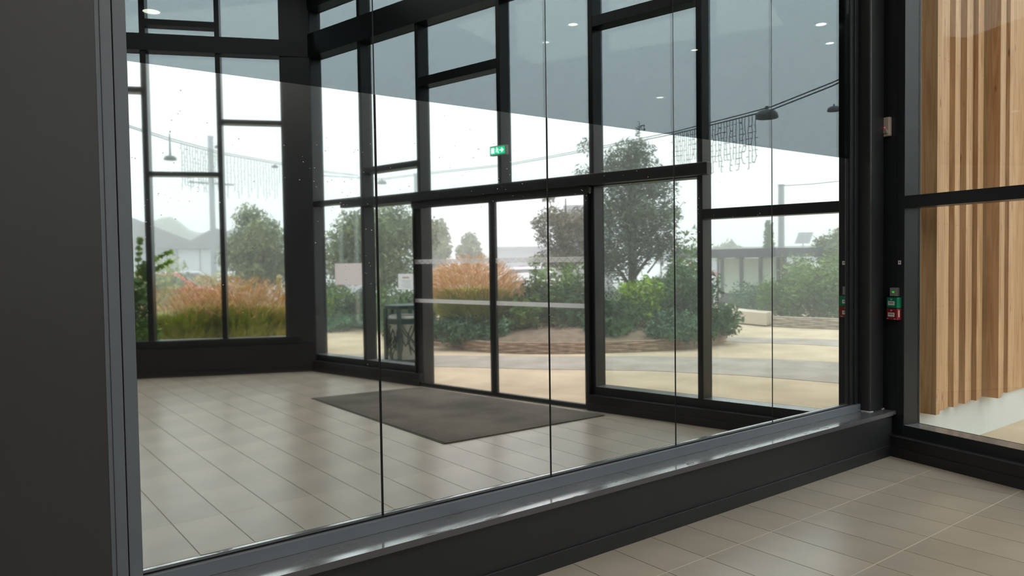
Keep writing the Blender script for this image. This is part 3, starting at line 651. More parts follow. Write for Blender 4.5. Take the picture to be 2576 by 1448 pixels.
# raised round bed with woven edging
WEAVE = mat('woven_willow', (0.46,0.34,0.25), 0.85, 0, 0.2, var=0.35, scale=9, objvar=0.12, bump=0.5, bscale=60)
def edging(name, pts, zt, label, m=WEAVE, rows=6, z0=GZ):
    e = empty(name, (*pts[0], z0)); tag(e, label, 'bed edging')
    P = [Vector((*p, 0)) - Vector((*pts[0], 0)) for p in pts]; D = []
    for a, b in zip(P[:-1], P[1:]):
        k = max(2, int((b-a).length/0.09))
        for i in range(k): D.append(a.lerp(b, i/k))
    D.append(P[-1])
    h = (zt-z0)/rows
    for r in range(rows):
        q = []
        for i, p in enumerate(D):
            t_ = (D[min(i+1, len(D)-1)]-D[max(i-1,0)]).normalized(); n_ = Vector((-t_.y, t_.x, 0))
            q.append(p + n_*0.012*math.sin(i*math.pi/3.2 + r*math.pi) + Vector((0,0,(r+0.5)*h + 0.003*math.sin(i*0.9+r*2))))
        O('willow_strand', MB().tube(q, h*0.56, 6), m, e)
    s = MB()
    for i in range(0, len(D), 6): s.tube([D[i]+Vector((0,0,-0.05)), D[i]+Vector((0,0,zt-z0+0.01))], 0.014, 6)
    tag(O('stakes', s, m, e), kind='stuff')
    return e
E1 = [(7.62,-8.46), (7.66,-8.07), (7.77,-7.73), (8.0,-7.34), (8.37,-6.91), (8.9,-6.48), (9.46,-6.17), (9.98,-5.91), (10.5,-5.82), (10.99,-5.77), (11.51,-5.82), (12.03,-5.99), (12.9,-6.7), (13.3,-8.2)]
edging('woven_edging', E1, 0.155, 'brown woven willow edging around the big curved planting bed outside the doors')
E0 = [(7.76,-8.67), (7.66,-9.13), (7.61,-9.56), (7.58,-10.2), (7.87,-11.74), (8.3,-12.5)]
edging('low_edging', E0, 0.03, 'low brown edging of the bed behind the slatted litter bin', rows=2)
mound = [(p[0], p[1]) for p in E1] + [(12.5,-10.5), (10.3,-12.0), (8.6,-11.2)] + [(E0[3][0]+0.1, E0[3][1])]
cx = sum(p[0] for p in mound)/len(mound); cy = sum(p[1] for p in mound)/len(mound); s = MB(); R0 = []; nM = len(mound)
levels = [(1.0, 0.09), (0.86, 0.17), (0.62, 0.27), (0.3, 0.33)]
vs = []
for k, z in levels:
    for p in mound: vs.append((cx+(p[0]-cx)*(k if k < 1 else 0.985), cy+(p[1]-cy)*(k if k < 1 else 0.985), z + 0.03*random.random()))
vs.append((cx, cy, 0.35)); fs = [(l*nM+i, l*nM+(i+1)%nM, (l+1)*nM+(i+1)%nM, (l+1)*nM+i) for l in range(3) for i in range(nM)] + [(3*nM+i, 3*nM+(i+1)%nM, 4*nM) for i in range(nM)]
s.add(vs, fs); mo = O('soil_mound', s, SOIL, smooth=True); mo['kind'] = 'structure'

grass('large clump of green grass with orange plumes left of the door centre, in the big bed', (8.27,-8.97), 0.42, 1.62, 1.15, 5200, 0.85)
grass('smaller orange-plumed grass clump behind the large one, beside the small tree', (8.85,-10.5), 0.3, 1.55, 1.0, 1800, 1.0)
shrub('low dark green cushion shrub at the left end of the woven edging', (7.58,-8.82), 0.62, 0.55, 2600, 0.045, G_BLUE, group='low shrubs along the woven edging')
shrub('low grey-green cushion shrub just behind the left half of the woven edging', (7.99,-8.31), 0.55, 0.42, 2300, 0.04, G_BLUE, group='low shrubs along the woven edging')
shrub('dark rounded shrub between the orange grass and the leafy sapling', (9.29,-8.71), 0.62, 1.15, 2600, 0.05, G_DARK)
shrub('mid-green broad-leaved plant at the foot of the dark rounded shrub', (8.67,-8.18), 0.42, 0.75, 1500, 0.055, G_MID)
sp_ = (8.82,-7.81)
sap = empty('sapling', (*sp_, 0.1)); tag(sap, 'thin upright leafy sapling standing in front of the wispy trees', 'sapling')
O('stem', MB().tube([(0,0,0),(0.02,0,0.6),(-0.01,0.01,1.2),(0.0,0,1.62)], [0.012,0.010,0.007,0.003], 5), BARK, sap)
foliage([(0,0,0.35+0.22*k,0.10+0.05*(k%2),0.10+0.05*(k%2),0.12) for k in range(6)], 420, 0.035, G_MID, sap)
shrub('yellow-green bushy shrub under the wispy tree right of the sapling', (10.05,-8.33), 0.75, 1.45, 3200, 0.05, G_MID)
shrub('dark low shrub in shade behind the right door leaf edge', (9.88,-7.68), 0.55, 0.95, 1800, 0.05, G_DARK)
shrub('brown dry heather-like shrub low behind the edging at the door centre', (9.26,-7.83), 0.6, 0.38, 1700, 0.03, G_BRWN, group='dry brown low shrubs')
shrub('brown dry low shrub behind the edging under the bright green shrub', (10.66,-6.61), 0.75, 0.46, 2200, 0.03, G_BRWN, group='dry brown low shrubs')
shrub('bright lime-green shrub right of the door notice, in front of the tall feathery tree', (11.26,-7.15), 0.85, 1.25, 4200, 0.05, G_LIME)
shrub('dark green shrub in front of the round prohibition symbols', (10.35,-7.23), 0.75, 1.0, 3600, 0.05, G_DARK)
shrub('large dark green bush at the right of the big bed, beside the slim mullion', (11.44,-6.48), 0.72, 1.25, 4200, 0.05, G_DARK)
shrub('green bush with upright shoots above the large dark bush', (12.25,-7.22), 0.6, 1.85, 2300, 0.05, G_MID)
shrub('blue-green low shrub behind the edging left of the slim mullion', (10.75,-5.91), 0.62, 0.52, 2600, 0.04, G_BLUE, group='low shrubs along the woven edging')
shrub('dark cushion shrub at the right tip of the woven edging', (11.54,-5.88), 0.50, 0.66, 2600, 0.045, G_DARK, group='low shrubs along the woven edging')
shrub('brownish grass-like shrub behind the door notice', (11.03,-7.97), 0.5, 1.35, 1500, 0.035, G_BRWN)

shrub('dark leafy ground plant at the foot of the yellow-green bush, behind the edging', (9.58,-7.68), 0.55, 0.62, 2300, 0.045, G_DARK)
shrub('green strap-leaved plant low behind the second mirror joint', (9.71,-8.24), 0.5, 0.85, 1700, 0.05, G_MID)
shrub('dark green ground plant below the round prohibition symbols', (9.8,-6.79), 0.55, 0.5, 2300, 0.045, G_DARK)
shrub('bluish low plant between the two brown dry shrubs', (10.45,-5.95), 0.5, 0.34, 1600, 0.04, G_BLUE, group='low shrubs along the woven edging')
shrub('olive-green bush filling the gap between the dark shrub and the sapling', (9.28,-9.23), 0.6, 1.0, 2300, 0.05, G_MID)
# trees
tp = (11.41,-7.86)
def bl(px, c): return c
tb = [(*(11.43,-7.84,1.99), 0.85,0.85,0.62), (*(11.26,-8.01,2.65), 0.72,0.8,0.55), (*(11.65,-7.61,2.48), 0.70,0.7,0.5), (*(11.49,-7.78,3.21), 0.66,0.7,0.5), (*(11.18,-8.1,3.47), 0.5,0.5,0.35), (*(11.71,-7.54,3.04), 0.45,0.5,0.3), (*(11.81,-7.43,1.82), 0.42,0.5,0.32), (*(11.49,-7.78,3.7), 0.35,0.4,0.35), (*(11.92,-7.31,2.47), 0.28,0.3,0.35), (*(11.14,-8.14,1.51), 0.6,0.6,0.4)]
ft = tree('tall dark feathery tree rising behind the door notice, its top crossing the light string', tp, 0.25, [(b[0]-tp[0], b[1]-tp[1], b[2], b[3], b[4], b[5]) for b in tb], 15000, 0.036, G_FEATH, 0.11, wisps=22, el=2.6, name='feathery_tree')
wt = [(*(11.37,-7.76,3.77), 0.5,0.5,0.28), (*(10.71,-8.42,3.88), 0.20,0.22,0.22), (*(10.66,-8.46,3.32), 0.22,0.25,0.22), (*(11.48,-7.65,4.21), 0.12,0.12,0.15), (*(11.87,-7.21,2.94), 0.22,0.22,0.3), (*(11.89,-7.18,1.97), 0.2,0.2,0.3)]
wtb = [(b[0]-tp[0], b[1]-tp[1], b[2]-0.25, b[3], b[4], b[5]) for b in wt]
foliage(wtb, 1300, 0.034, G_FEATH, ft, name='shoot_leaves', el=2.6)
s = MB()
for b in wtb: s.tube([(b[0]*0.4, b[1]*0.4, b[2]*0.6), (b[0]*0.8, b[1]*0.8, b[2]*0.85), (b[0], b[1], b[2]+b[5])], [0.02, 0.012, 0.004], 5)
O('shoots', s, BARK, ft)
t2 = (11.57,-10.06)
wb2 = [(*(11.55,-10.08,2.16), 0.55,0.6,0.5), (*(11.34,-10.26,2.58), 0.35,0.4,0.25), (*(11.79,-9.87,2.43), 0.35,0.4,0.4), (*(11.13,-10.44,2.17), 0.16,0.2,0.3), (*(11.06,-10.5,2.44), 0.12,0.2,0.15), (*(11.95,-9.72,1.88), 0.4,0.4,0.4), (*(11.47,-10.15,1.61), 0.6,0.6,0.3), (*(11.28,-10.32,2.99), 0.16,0.2,0.12)]
tree('brownish-green small-leaved tree seen through the right door leaf, behind the sapling', t2, 0.2, [(b[0]-t2[0], b[1]-t2[1], b[2], b[3], b[4], b[5]) for b in wb2], 6500, 0.04, leafmat('grey_green_leaf', (0.193,0.184,0.105), (0.096,0.096,0.061)), 0.07, wisps=10)
t3 = (9.0,-14.23)
ob = cblobs((*t3, 2.0), 1.8, 1.55, 15)
tree('broad olive tree behind the litter bin and the white notice', t3, GZ, rel(ob, t3), 17000, 0.055, G_OLIVE, 0.13, name='olive_tree', power=0.6)
t4 = (6.95,-17.28)
ob = cblobs((*t4, 2.0), 1.4, 1.55, 12)
tree('rounded olive tree left of the black corner post', t4, GZ, rel(ob, t4), 11500, 0.06, G_OLIVE, 0.12, name='olive_tree', power=0.6)
t5 = (18.54,-24.23)
tree('small grey-green tree in the mist above the orange grass', t5, GZ, rel(cblobs((*t5, 1.9), 0.85, 1.1, 6), t5), 3000, 0.09, G_OLIVE, 0.08)
t5 = (15.8,-22.43)
tree('dim tree in the mist at the left edge of the left door leaf', t5, GZ, rel(cblobs((*t5, 2.2), 0.8, 1.6, 6), t5), 2600, 0.09, G_OLIVE, 0.08)
t6 = (20.84,-8.83)
tree('bushy tree at the right edge of the reflection above the green shrubs', t6, GZ, rel(cblobs((*t6, 1.75), 0.75, 0.9, 7), t6), 3600, 0.06, G_OLIVE, 0.08)
t7 = (22.4,-12.01)
cy_ = [(0,0,0.5+0.3*k, 0.24*(1-abs(k-3)/9.0), 0.24*(1-abs(k-3)/9.0), 0.3) for k in range(8)]
tree('narrow dark cypress behind the flat roofed shelter', t7, GZ, cy_, 3200, 0.06, G_DARK, 0.05, name='cypress')
t8 = (38.64,-25.41)
tree('wide rounded tree fading in the mist above the shelter roof', t8, GZ, rel(cblobs((*t8, 1.6), 1.7, 1.25, 7), t8), 3600, 0.13, G_OLIVE, 0.12)
# green bank on the left of the litter bin
for px, rr, rx, rz, n, mm, lab in ((812,21.0,0.9,1.2,2600,G_MID,'mid-green bush right of the black corner post'), (865,20.2,0.9,0.95,2600,G_LIME,'bright green bush under the poster'), (912,19.6,0.8,1.0,2400,G_DARK,'dark green bush under the right half of the poster'),
        (1000,18.0,0.9,1.05,3000,G_MID,'leafy green bush directly behind the litter bin'), (850,19.0,1.2,0.42,2600,G_BLUE,'low spreading bush at the edge of the gravel below the poster'), (1045,16.6,0.7,0.8,2000,G_DARK,'dark bush between the litter bin and the door jamb'), (835,30,2.2,2.1,2600,G_OLIVE,'hazy round bush in the mist behind the poster')):
    shrub(lab, {812:(8.28,-16.23),865:(8.45,-15.28),912:(8.62,-14.54),1000:(8.64,-12.73),850:(7.82,-14.25),1045:(8.3,-11.31),835:(15.38,-31.68)}[px], rx, rz, n, 0.055, mm, group='bushes beyond the litter bin', z0=GZ)
# right hand bed, shelter, bench
STONE = mat('cream_stone', (0.62,0.53,0.42), 0.8, var=0.06, scale=5)
WEAVE2 = mat('grey_willow', (0.50,0.43,0.36), 0.85, 0, 0.2, var=0.3, scale=9, bump=0.5)
E2 = [(15.52,-7.3), (15.54,-6.81), (15.69,-6.36), (15.8,-5.95), (16.3,-4.6)]
edging('woven_edging', E2, 0.205, 'greyish woven edging of the far bed right of the cream stone bench', m=WEAVE2)
bh = O('stone_bench', MB().hull8([(*p, 0) for p in ((15.64,-8.67), (15.34,-7.33), (15.9,-7.53), (16.37,-8.99))] + [(*p, 0.30) for p in ((15.64,-8.67), (15.34,-7.33), (15.9,-7.53), (16.37,-8.99))]), STONE, bevel=0.015)
bh.location.z = GZ+0.03; tag(bh, 'long low cream stone block bench in front of the shelter', 'bench')
O('plinth_foot', MB().hull8([(*p, -0.03) for p in ((15.76,-8.71), (15.52,-7.45), (15.97,-7.62), (16.39,-8.96))] + [(*p, 0.0) for p in ((15.76,-8.71), (15.52,-7.45), (15.97,-7.62), (16.39,-8.96))]), PLINTH, bh)
for lab, pos, rx, rz, n, mm in (('big soft green shrub filling the far right bed beside the black post', (16.8,-7.03), 1.0, 1.55, 5200, leafmat('soft_leaf', (0.212,0.312,0.083), (0.081,0.155,0.046))), ('dark green shrub at the left end of the far right bed', (16.58,-7.75), 0.62, 1.05, 2600, G_MID),
        ('spreading blue-green shrub in front of the shelter base behind the bench', (17.26,-8.9), 0.72, 0.85, 2600, G_BLUE), ('pale upright shrub behind the big soft green one', (17.66,-7.93), 0.6, 1.75, 2400, G_OLIVE), ('green shrub at the outer edge of the far right bed', (16.91,-6.44), 0.7, 1.3, 2600, G_DARK)):
    shrub(lab, pos, rx, rz, n, 0.05, mm, group='shrubs in the far right bed')
SH = mat('shelter_metal', (0.04,0.045,0.06), 0.4, 0.2)
FROST = bpy.data.materials.new('frosted_glass'); FROST.use_nodes = True; tt = FROST.node_tree; tt.nodes.clear()
o_ = tt.nodes.new('ShaderNodeOutputMaterial'); a_ = tt.nodes.new('ShaderNodeBsdfTranslucent'); a_.inputs[0].default_value = (0.80,0.88,0.85,1); b_ = tt.nodes.new('ShaderNodeBsdfDiffuse'); b_.inputs[0].default_value = (0.62,0.70,0.67,1)
x_ = tt.nodes.new('ShaderNodeMixShader'); tt.links.new(a_.outputs[0], x_.inputs[1]); tt.links.new(b_.outputs[0], x_.inputs[2]); tt.links.new(x_.outputs[0], o_.inputs[0])
a0 = Vector((*(19.09,-11.48), 0)); a1 = Vector((*(18.99,-9.19), 0)); sh = empty('shelter', (a0.x, a0.y, GZ)); tag(sh, 'grey metal shelter with a flat roof and frosted glass panels beyond the bench', 'shelter')
W_ = Wall((0, 0), (a1-a0)[:2], (0.8, -0.6)); LW = (a1-a0).length
W_.n = Vector((-W_.t.y, W_.t.x, 0)); W_.n = W_.n if W_.n.dot(a0) > 0 else -W_.n
def Wp(name, m, *a): return W_.part(name, m, sh, *a)
Wp('roof', SH, -1.15, LW+0.35, 1.63, 1.88, -0.9, 1.3)
for u in (0.0, 0.72, 1.40, 2.0, LW-0.12): Wp('post', SH, u, u+0.10, 0, 1.63, 0.0, 0.10)
Wp('post', SH, -1.05, -0.97, 0, 1.63, 1.1, 1.18); Wp('post', SH, -0.30, -0.22, 0, 1.63, 1.1, 1.18)
for a, b in ((0.10,0.72),(0.82,1.40),(1.50,2.0),(2.10,LW-0.12)): Wp('frosted_panel', FROST, a, b, 0.56, 1.60, 0.04, 0.06)
W_.part('frosted_panel', FROST, sh, -0.30, 0.0, 0.4, 1.60, 0.3, 0.32)
Wp('base_panel', SH, 0.0, LW, 0.24, 0.56, 0.02, 0.08); 

# left window: garden with grasses, cars, sheds
for k, (px_, lab) in enumerate((( (3.1,-11.2), 'green-orange grass clump nearest the left edge of the reflection'), ((3.41,-10.72), 'tall olive grass clump left of the second slim mullion, with orange tips'), ((3.98,-10.98), 'orange-tipped grass clump in line with the second slim mullion'),
        ((4.31,-10.47), 'grass clump with rusty plumes right of the second slim mullion'), ((4.92,-10.68), 'golden green grass clump beside the corner post'))):
    grass(lab, px_, 0.42, (1.15,1.3,1.45,1.4,1.3)[k], 0.75, 3600, (0.08,0.16,0.4,0.45,0.25)[k], z0=GZ, gm=(G_MID, G_GRASS, G_GRASS, G_GRASS, leafmat('golden_blade', (0.661,0.551,0.098), (0.385,0.383,0.055), scale=20))[k], group='grass clumps outside the left window')
pp = (5.1,-10.93)
pg = empty('pampas_grass', (*pp, GZ)); tag(pg, 'pale pampas plume leaning at the corner post above the grasses', 'grass')
blades(160, 0.08, 1.3, 0.3, 0.004, G_GRASS, pg, 'blades'); foliage([(0.02,0.02,1.15+0.07*k,0.05,0.05,0.07) for k in range(4)] + [(0.12,0.0,1.0,0.06,0.05,0.09)], 900, 0.02, PAMP, pg, name='plume')
sb = (2.35,-9.31)
ls = empty('leafy_shrub', (*sb, GZ)); tag(ls, 'leafy shrub with arching shoots at the left edge of the reflection', 'shrub')
foliage([(0,0,0.55,0.32,0.32,0.45),(0.0,0.05,1.15,0.22,0.2,0.3),(0.12,0.0,1.5,0.10,0.1,0.2)], 2200, 0.045, G_MID, ls)
s = MB()
tips = [(Vector((2.84,-9.21,1.63)), Vector((2.37,-9.31,1.29))), (Vector((2.84,-9.21,1.78)), Vector((2.38,-9.31,1.44))), (Vector((2.43,-9.3,1.98)), Vector((2.38,-9.31,1.38)))]
lf = []
for a, b in tips:
    a = a - Vector((*sb, GZ)); b = b - Vector((*sb, GZ)); mdp = (a+b)/2 + Vector((0,0,0.04)); s.tube([tuple(b), tuple(mdp), tuple(a)], [0.008,0.006,0.003], 5)
    lf += [(*(b.lerp(a, u) + Vector((0,0,0.04*4*u*(1-u)))), 0.04, 0.04, 0.03) for u in (0.1,0.25,0.4,0.55,0.7,0.85,0.97)]
O('shoots', s, BARK, ls); foliage(lf, 600, 0.035, G_LIME, ls, name='shoot_leaves')
shrub('pale green bush behind the arching shoots at the far left', (4.41,-18.49), 0.9, 1.7, 2600, 0.06, leafmat('pale_leaf', (0.459,0.508,0.243), (0.249,0.306,0.137)), z0=GZ)
shrub('yellowish bush at the foot of the tall thin pole', (8.17,-26.84), 0.9, 1.35, 2200, 0.07, leafmat('yellow_leaf', (0.513,0.485,0.200), (0.301,0.309,0.116)), z0=GZ)

# far buildings
def hull(name, base, z0, z1, m, parent=None, loc=None): return O(name, MB().prism(base, z0, z1), m, parent)
ROOF = mat('shed_roof', (0.13,0.13,0.14), 0.7); SHEDW = mat('shed_wall', (0.36,0.38,0.40), 0.8, var=0.05)
wh = empty('warehouse', (0,0,GZ)); tag(wh, 'long grey warehouse with two low gables across the car park, seen in the left window', 'building')
a = Vector((7.52,-40.29,2.21)); b = Vector((13.94,-38.67,2.15)); dd = Vector((b.x-a.x, b.y-a.y, 0)); Lw = dd.length; Wh = Wall((a.x, a.y), dd[:2], (0.2,-1)); Wh.n = Vector((-Wh.t.y, Wh.t.x, 0)); Wh.n = Wh.n if Wh.n.dot(a) > 0 else -Wh.n
Wh.part('wall', SHEDW, wh, -3, Lw, 0, 2.75, 0, 12)
def gable(t0, zt0, tm, ztm, t1, zt1, d0, d1):
    s = MB(); pr = [(t0, 2.55), (t1, 2.55), (t1, zt1), (tm, ztm), (t0, zt0)]; n = len(pr)
    s.add([Wh.P(t, d0, z) for t, z in pr] + [Wh.P(t, d1, z) for t, z in pr], [tuple(range(n)), tuple(range(2*n-1, n-1, -1))] + [(i, i+n, (i+1)%n+n, (i+1)%n) for i in range(n)])
    return s
u = Lw/340.0
O('roof', gable(-3, 3.9, (335-300)*u, 4.15, (472-300)*u, 3.0, -0.4, 12), ROOF, wh)
O('roof', gable((472-300)*u, 2.95, (535-300)*u, 3.65, Lw, 3.05, -0.4, 12), ROOF, wh)
Wh.part('light_panel', mat('wall_light', (0.50,0.53,0.54), 0.8), wh, (440-300)*u, (600-300)*u, 0, 2.5, -0.1, 0)
for q in range(5): Wh.part('rib_line', ROOF, wh, (440-300)*u + q*1.1, (440-300)*u + q*1.1+0.05, 0, 2.5, -0.14, -0.1)
hl = MB(); pts = []
for k in range(25):
    f_ = k/24.0; pts.append((f_, 3.6 + 2.1*math.exp(-((f_-0.30)/0.13)**2) + 1.2*math.exp(-((f_-0.72)/0.16)**2) + 0.15*math.sin(k*1.7)))
ha = Vector((10.84,-68.11,2.32)); hb = Vector((26.7,-63.8,2.13))
V_ = []; 
for f_, z in pts: p_ = ha.lerp(hb, f_); V_ += [(p_.x, p_.y, GZ-0.2), (p_.x*1.0, p_.y, z), (p_.x*1.15, p_.y*1.15, z+0.8), (p_.x*1.2, p_.y*1.2, GZ-0.2)]
hl.add(V_, [(4*i+j, 4*i+4+j, 4*i+5+j, 4*i+1+j) for i in range(24) for j in range(3)])
hh = O('hill', hl, mat('wooded_hill', (0.10,0.13,0.08), 0.95, var=0.3, scale=0.6), smooth=True); struct(hh)
gb = empty('grey_building', (0,0,GZ)); tag(gb, 'dark grey block building hidden behind the brownish tree, seen through the right door leaf', 'building')
a = Vector((24.73,-25.78,1.88)); b = Vector((26.8,-23.88,1.84)); dd = Vector((b.x-a.x, b.y-a.y, 0)); G2 = Wall((a.x, a.y), dd[:2], (0.8,-0.6)); G2.n = Vector((-G2.t.y, G2.t.x, 0)); G2.n = G2.n if G2.n.dot(a) > 0 else -G2.n
G2.part('wall', mat('dark_cladding', (0.12,0.12,0.13), 0.7), gb, 0, dd.length, 0, 4.0, 0, 5); G2.part('parapet', ROOF, gb, 0.4, dd.length, 4.0, 4.4, 0.1, 5)
fb = empty('far_building', (0,0,GZ)); tag(fb, 'long low building fading in the mist behind the shelter and the parked cars', 'building')
a = Vector((46.33,-38.13,1.65)); b = Vector((54.58,-26.35,1.43)); dd = Vector((b.x-a.x, b.y-a.y, 0)); G3 = Wall((a.x, a.y), dd[:2], (0.8,-0.6)); G3.n = Vector((-G3.t.y, G3.t.x, 0)); G3.n = G3.n if G3.n.dot(a) > 0 else -G3.n
G3.part('wall', mat('mist_wall', (0.22,0.22,0.26), 0.8), fb, 0, dd.length, 0, 2.3, 0, 8); G3.part('roof', ROOF, fb, -0.3, dd.length+0.3, 2.3, 2.5, -0.3, 8.3)
for k in range(9): G3.part('window', mat('far_window', (0.08,0.09,0.11), 0.2), fb, 1.2+k*1.9, 2.2+k*1.9, 0.9, 1.7, -0.05, 0)
f2 = empty('far_building', (0,0,GZ)); tag(f2, 'pale low building across the car park behind the left door leaf', 'building')
a = Vector((35.13,-45.57,1.83)); b = Vector((39.09,-42.45,1.76)); dd = Vector((b.x-a.x, b.y-a.y, 0)); G4 = Wall((a.x, a.y), dd[:2], (0.8,-0.6)); G4.n = Vector((-G4.t.y, G4.t.x, 0)); G4.n = G4.n if G4.n.dot(a) > 0 else -G4.n
G4.part('wall', mat('mist_wall2', (0.24,0.25,0.28), 0.8), f2, 0, dd.length, 0, 2.6, 0, 8); G4.part('roof', ROOF, f2, -0.3, dd.length+0.3, 2.6, 2.8, -0.3, 8.3)

# poles
POLE = mat('grey_pole', (0.20,0.23,0.26), 0.5)
def pole(label, xy, h, r, name='pole', cat='pole', arms=()):
    e = empty(name, (*xy, GZ)); tag(e, label, cat); O('mast', MB().tube([(0,0,0),(0,0,h)], [r, r*0.9], 12), POLE, e)
    O('cap', MB().tube([(0,0,h),(0,0,h+0.02)], r*1.1, 12), POLE, e)
    for z, L in arms: O('crossarm', MB().tube([(-L/2, L*0.1, z),(L/2, -L*0.1, z)], 0.05, 6), POLE, e)
    return e
pole('thick grey post rising behind the right end of the shelter', (21.78,-11.13), 3.95, 0.105)
pole('tall thin mast with a crossarm behind the left window', (9.77,-31.58), 7.3, 0.13, arms=((5.25, 2.0),))
pole('grey post carrying the light string, beside the mullion left of the exit sign', (18.08,-28.06), 5.8, 0.10)
sp2 = pole('thin lamp post with a tilted solar panel in the mist, right of the thick post', (34.05,-17.93), 2.7, 0.04, name='solar_lamp', cat='lamp post')
O('solar_panel', MB().hull8([(-0.35,-0.2,2.3),(0.25,0.2,2.3),(0.45,0.3,2.85),(-0.15,-0.1,2.85),(-0.35,-0.24,2.3),(0.25,0.16,2.3),(0.45,0.26,2.85),(-0.15,-0.14,2.85)]), POLE, sp2)
WB_ = MB().tube([Vector((21.83,-11.06,3.88)), Vector((23.11,-10.89,3.98)), Vector((24.41,-10.65,4.12))], 0.012, 5)
tag(O('wire', WB_, BLACK), 'thin wire running right from the top of the thick grey post', 'cable')

# festoon cables with hanging lamps and icicle lights
CAB = mat('black_cable', (0.02,0.02,0.022), 0.6)
def cable(label, pts, gap=0.06):
    e = empty('light_string', pts[0]); tag(e, label, 'light string'); o_ = Vector(pts[0])
    P = [Vector(p)-o_ for p in pts]
    O('carrier_cable', MB().tube(P, 0.013, 5), CAB, e); O('power_cable', MB().tube([p + Vector((0,0,-gap*(1 if 0 < i < len(P)-1 else 0.6))) for i, p in enumerate(P)], 0.014, 5), CAB, e)
    return e, P
c1 = [(12.58,-3.51,4.75), (12.68,-4.18,4.63), (12.65,-5.37,4.41), (13.44,-6.67,4.54), (15.23,-9.9,4.84), (17.78,-15.9,5.35), (18.72,-21.64,5.55), (18.15,-28.03,5.75), (17.62,-30.6,5.75), (16.43,-35.59,6.35)]
cable('black light string sagging from the top right of the reflection towards the far post', c1)
c2 = [(3.5,-16.62,4.94), (5.21,-19.34,5.1), (7.68,-22.82,5.32), (11.23,-26.9,5.66), (14.09,-30.06,5.88), (17.46,-32.92,6.15)]
cable('black light string crossing the left window towards the corner post', c2)
def icicles(label, p0, p1, n, h, grp):
    p0 = Vector(p0); p1 = Vector(p1); s = MB()
    for k in range(n):
        b = p0.lerp(p1, (k+0.5)/n) - p0; L = h*(0.55+0.45*random.random()) if k % 3 else h
        pts = [b]; z = 0
        while z < L: z += 0.12; pts.append(b + Vector((random.uniform(-.015,.015), random.uniform(-.015,.015), -z)))
        s.tube(pts, 0.009, 3, cap=False)
        for p in pts[1:]:
            a = random.random()*6.28; s.tube([p, p+Vector((0.05*math.cos(a), 0.05*math.sin(a), -0.015))], 0.009, 3, cap=False)
    e = O('icicle_lights', s, mat('icicle_wire', (0.06,0.065,0.06), 0.6)); e.location = p0; tag(e, label, 'string lights', grp); e['kind'] = 'stuff'; return e
icicles('curtain of thin icicle light strands hanging from the string left of the big black lamp shade', (13.89,-7.74,4.56), (12.99,-5.93,4.43), 15, 1.0, 'icicle light curtains')
icicles('curtain of icicle light strands right of the tall feathery tree', (15.16,-9.98,4.81), (14.48,-8.6,4.66), 13, 1.15, 'icicle light curtains')
icicles('faint curtain of icicle light strands in the left window right of the hanging lamp', (5.71,-20.24,5.12), (7.62,-22.84,5.28), 16, 1.3, 'icicle light curtains')
icicles('faint curtain of icicle light strands between the second slim mullion and the corner post', (7.75,-22.8,5.26), (11.17,-26.92,5.63), 18, 1.4, 'icicle light curtains')
SHADE = mat('lamp_shade_black', (0.022,0.026,0.028), 0.35)
def lamp(label, c, r, drop=0.0):
    e = empty('pendant_lamp', c); tag(e, label, 'lamp', 'pendant lamps on the light strings')
    O('shade', MB().lathe([(0.0,0.30*r),(0.35*r,0.29*r),(0.72*r,0.18*r),(0.93*r,-0.05*r),(1.0*r,-0.42*r),(0.96*r,-0.44*r),(0.86*r,-0.40*r),(0.80*r,-0.1*r),(0.5*r,0.12*r),(0,0.18*r)], k=28), SHADE, e, smooth=True)
    O('holder', MB().tube([(0,0,0.25*r),(0,0,0.62*r+drop)], [0.16*r if not drop else 0.03, 0.13*r if not drop else 0.015], 12), SHADE, e)
    O('bulb', MB().lathe([(0,-0.25*r),(0.2*r,-0.2*r),(0.25*r,-0.05*r),(0.1*r,0.1*r)], k=12), WHITEM, e)
lamp('large black dome lamp hanging on the light string at the upper right', (12.68,-5.5,4.31), 0.215)
lamp('black dome lamp partly hidden by the dark post at the right edge', (14.34,-5.09,4.52), 0.13)
lamp('small black dome lamp far along the string, beside the first mirror joint', (17.63,-30.6,5.59), 0.24)
lamp('black lamp with a wide brim hanging low on a cable in the left window', (5.23,-19.33,4.57), 0.17, drop=0.55)
lamp('small dark lamp in the left window just behind the second slim mullion', (7.57,-22.85,5.52), 0.14)
lamp('small dim lamp hanging under the string beside the corner post', (10.62,-26.06,5.41), 0.13)

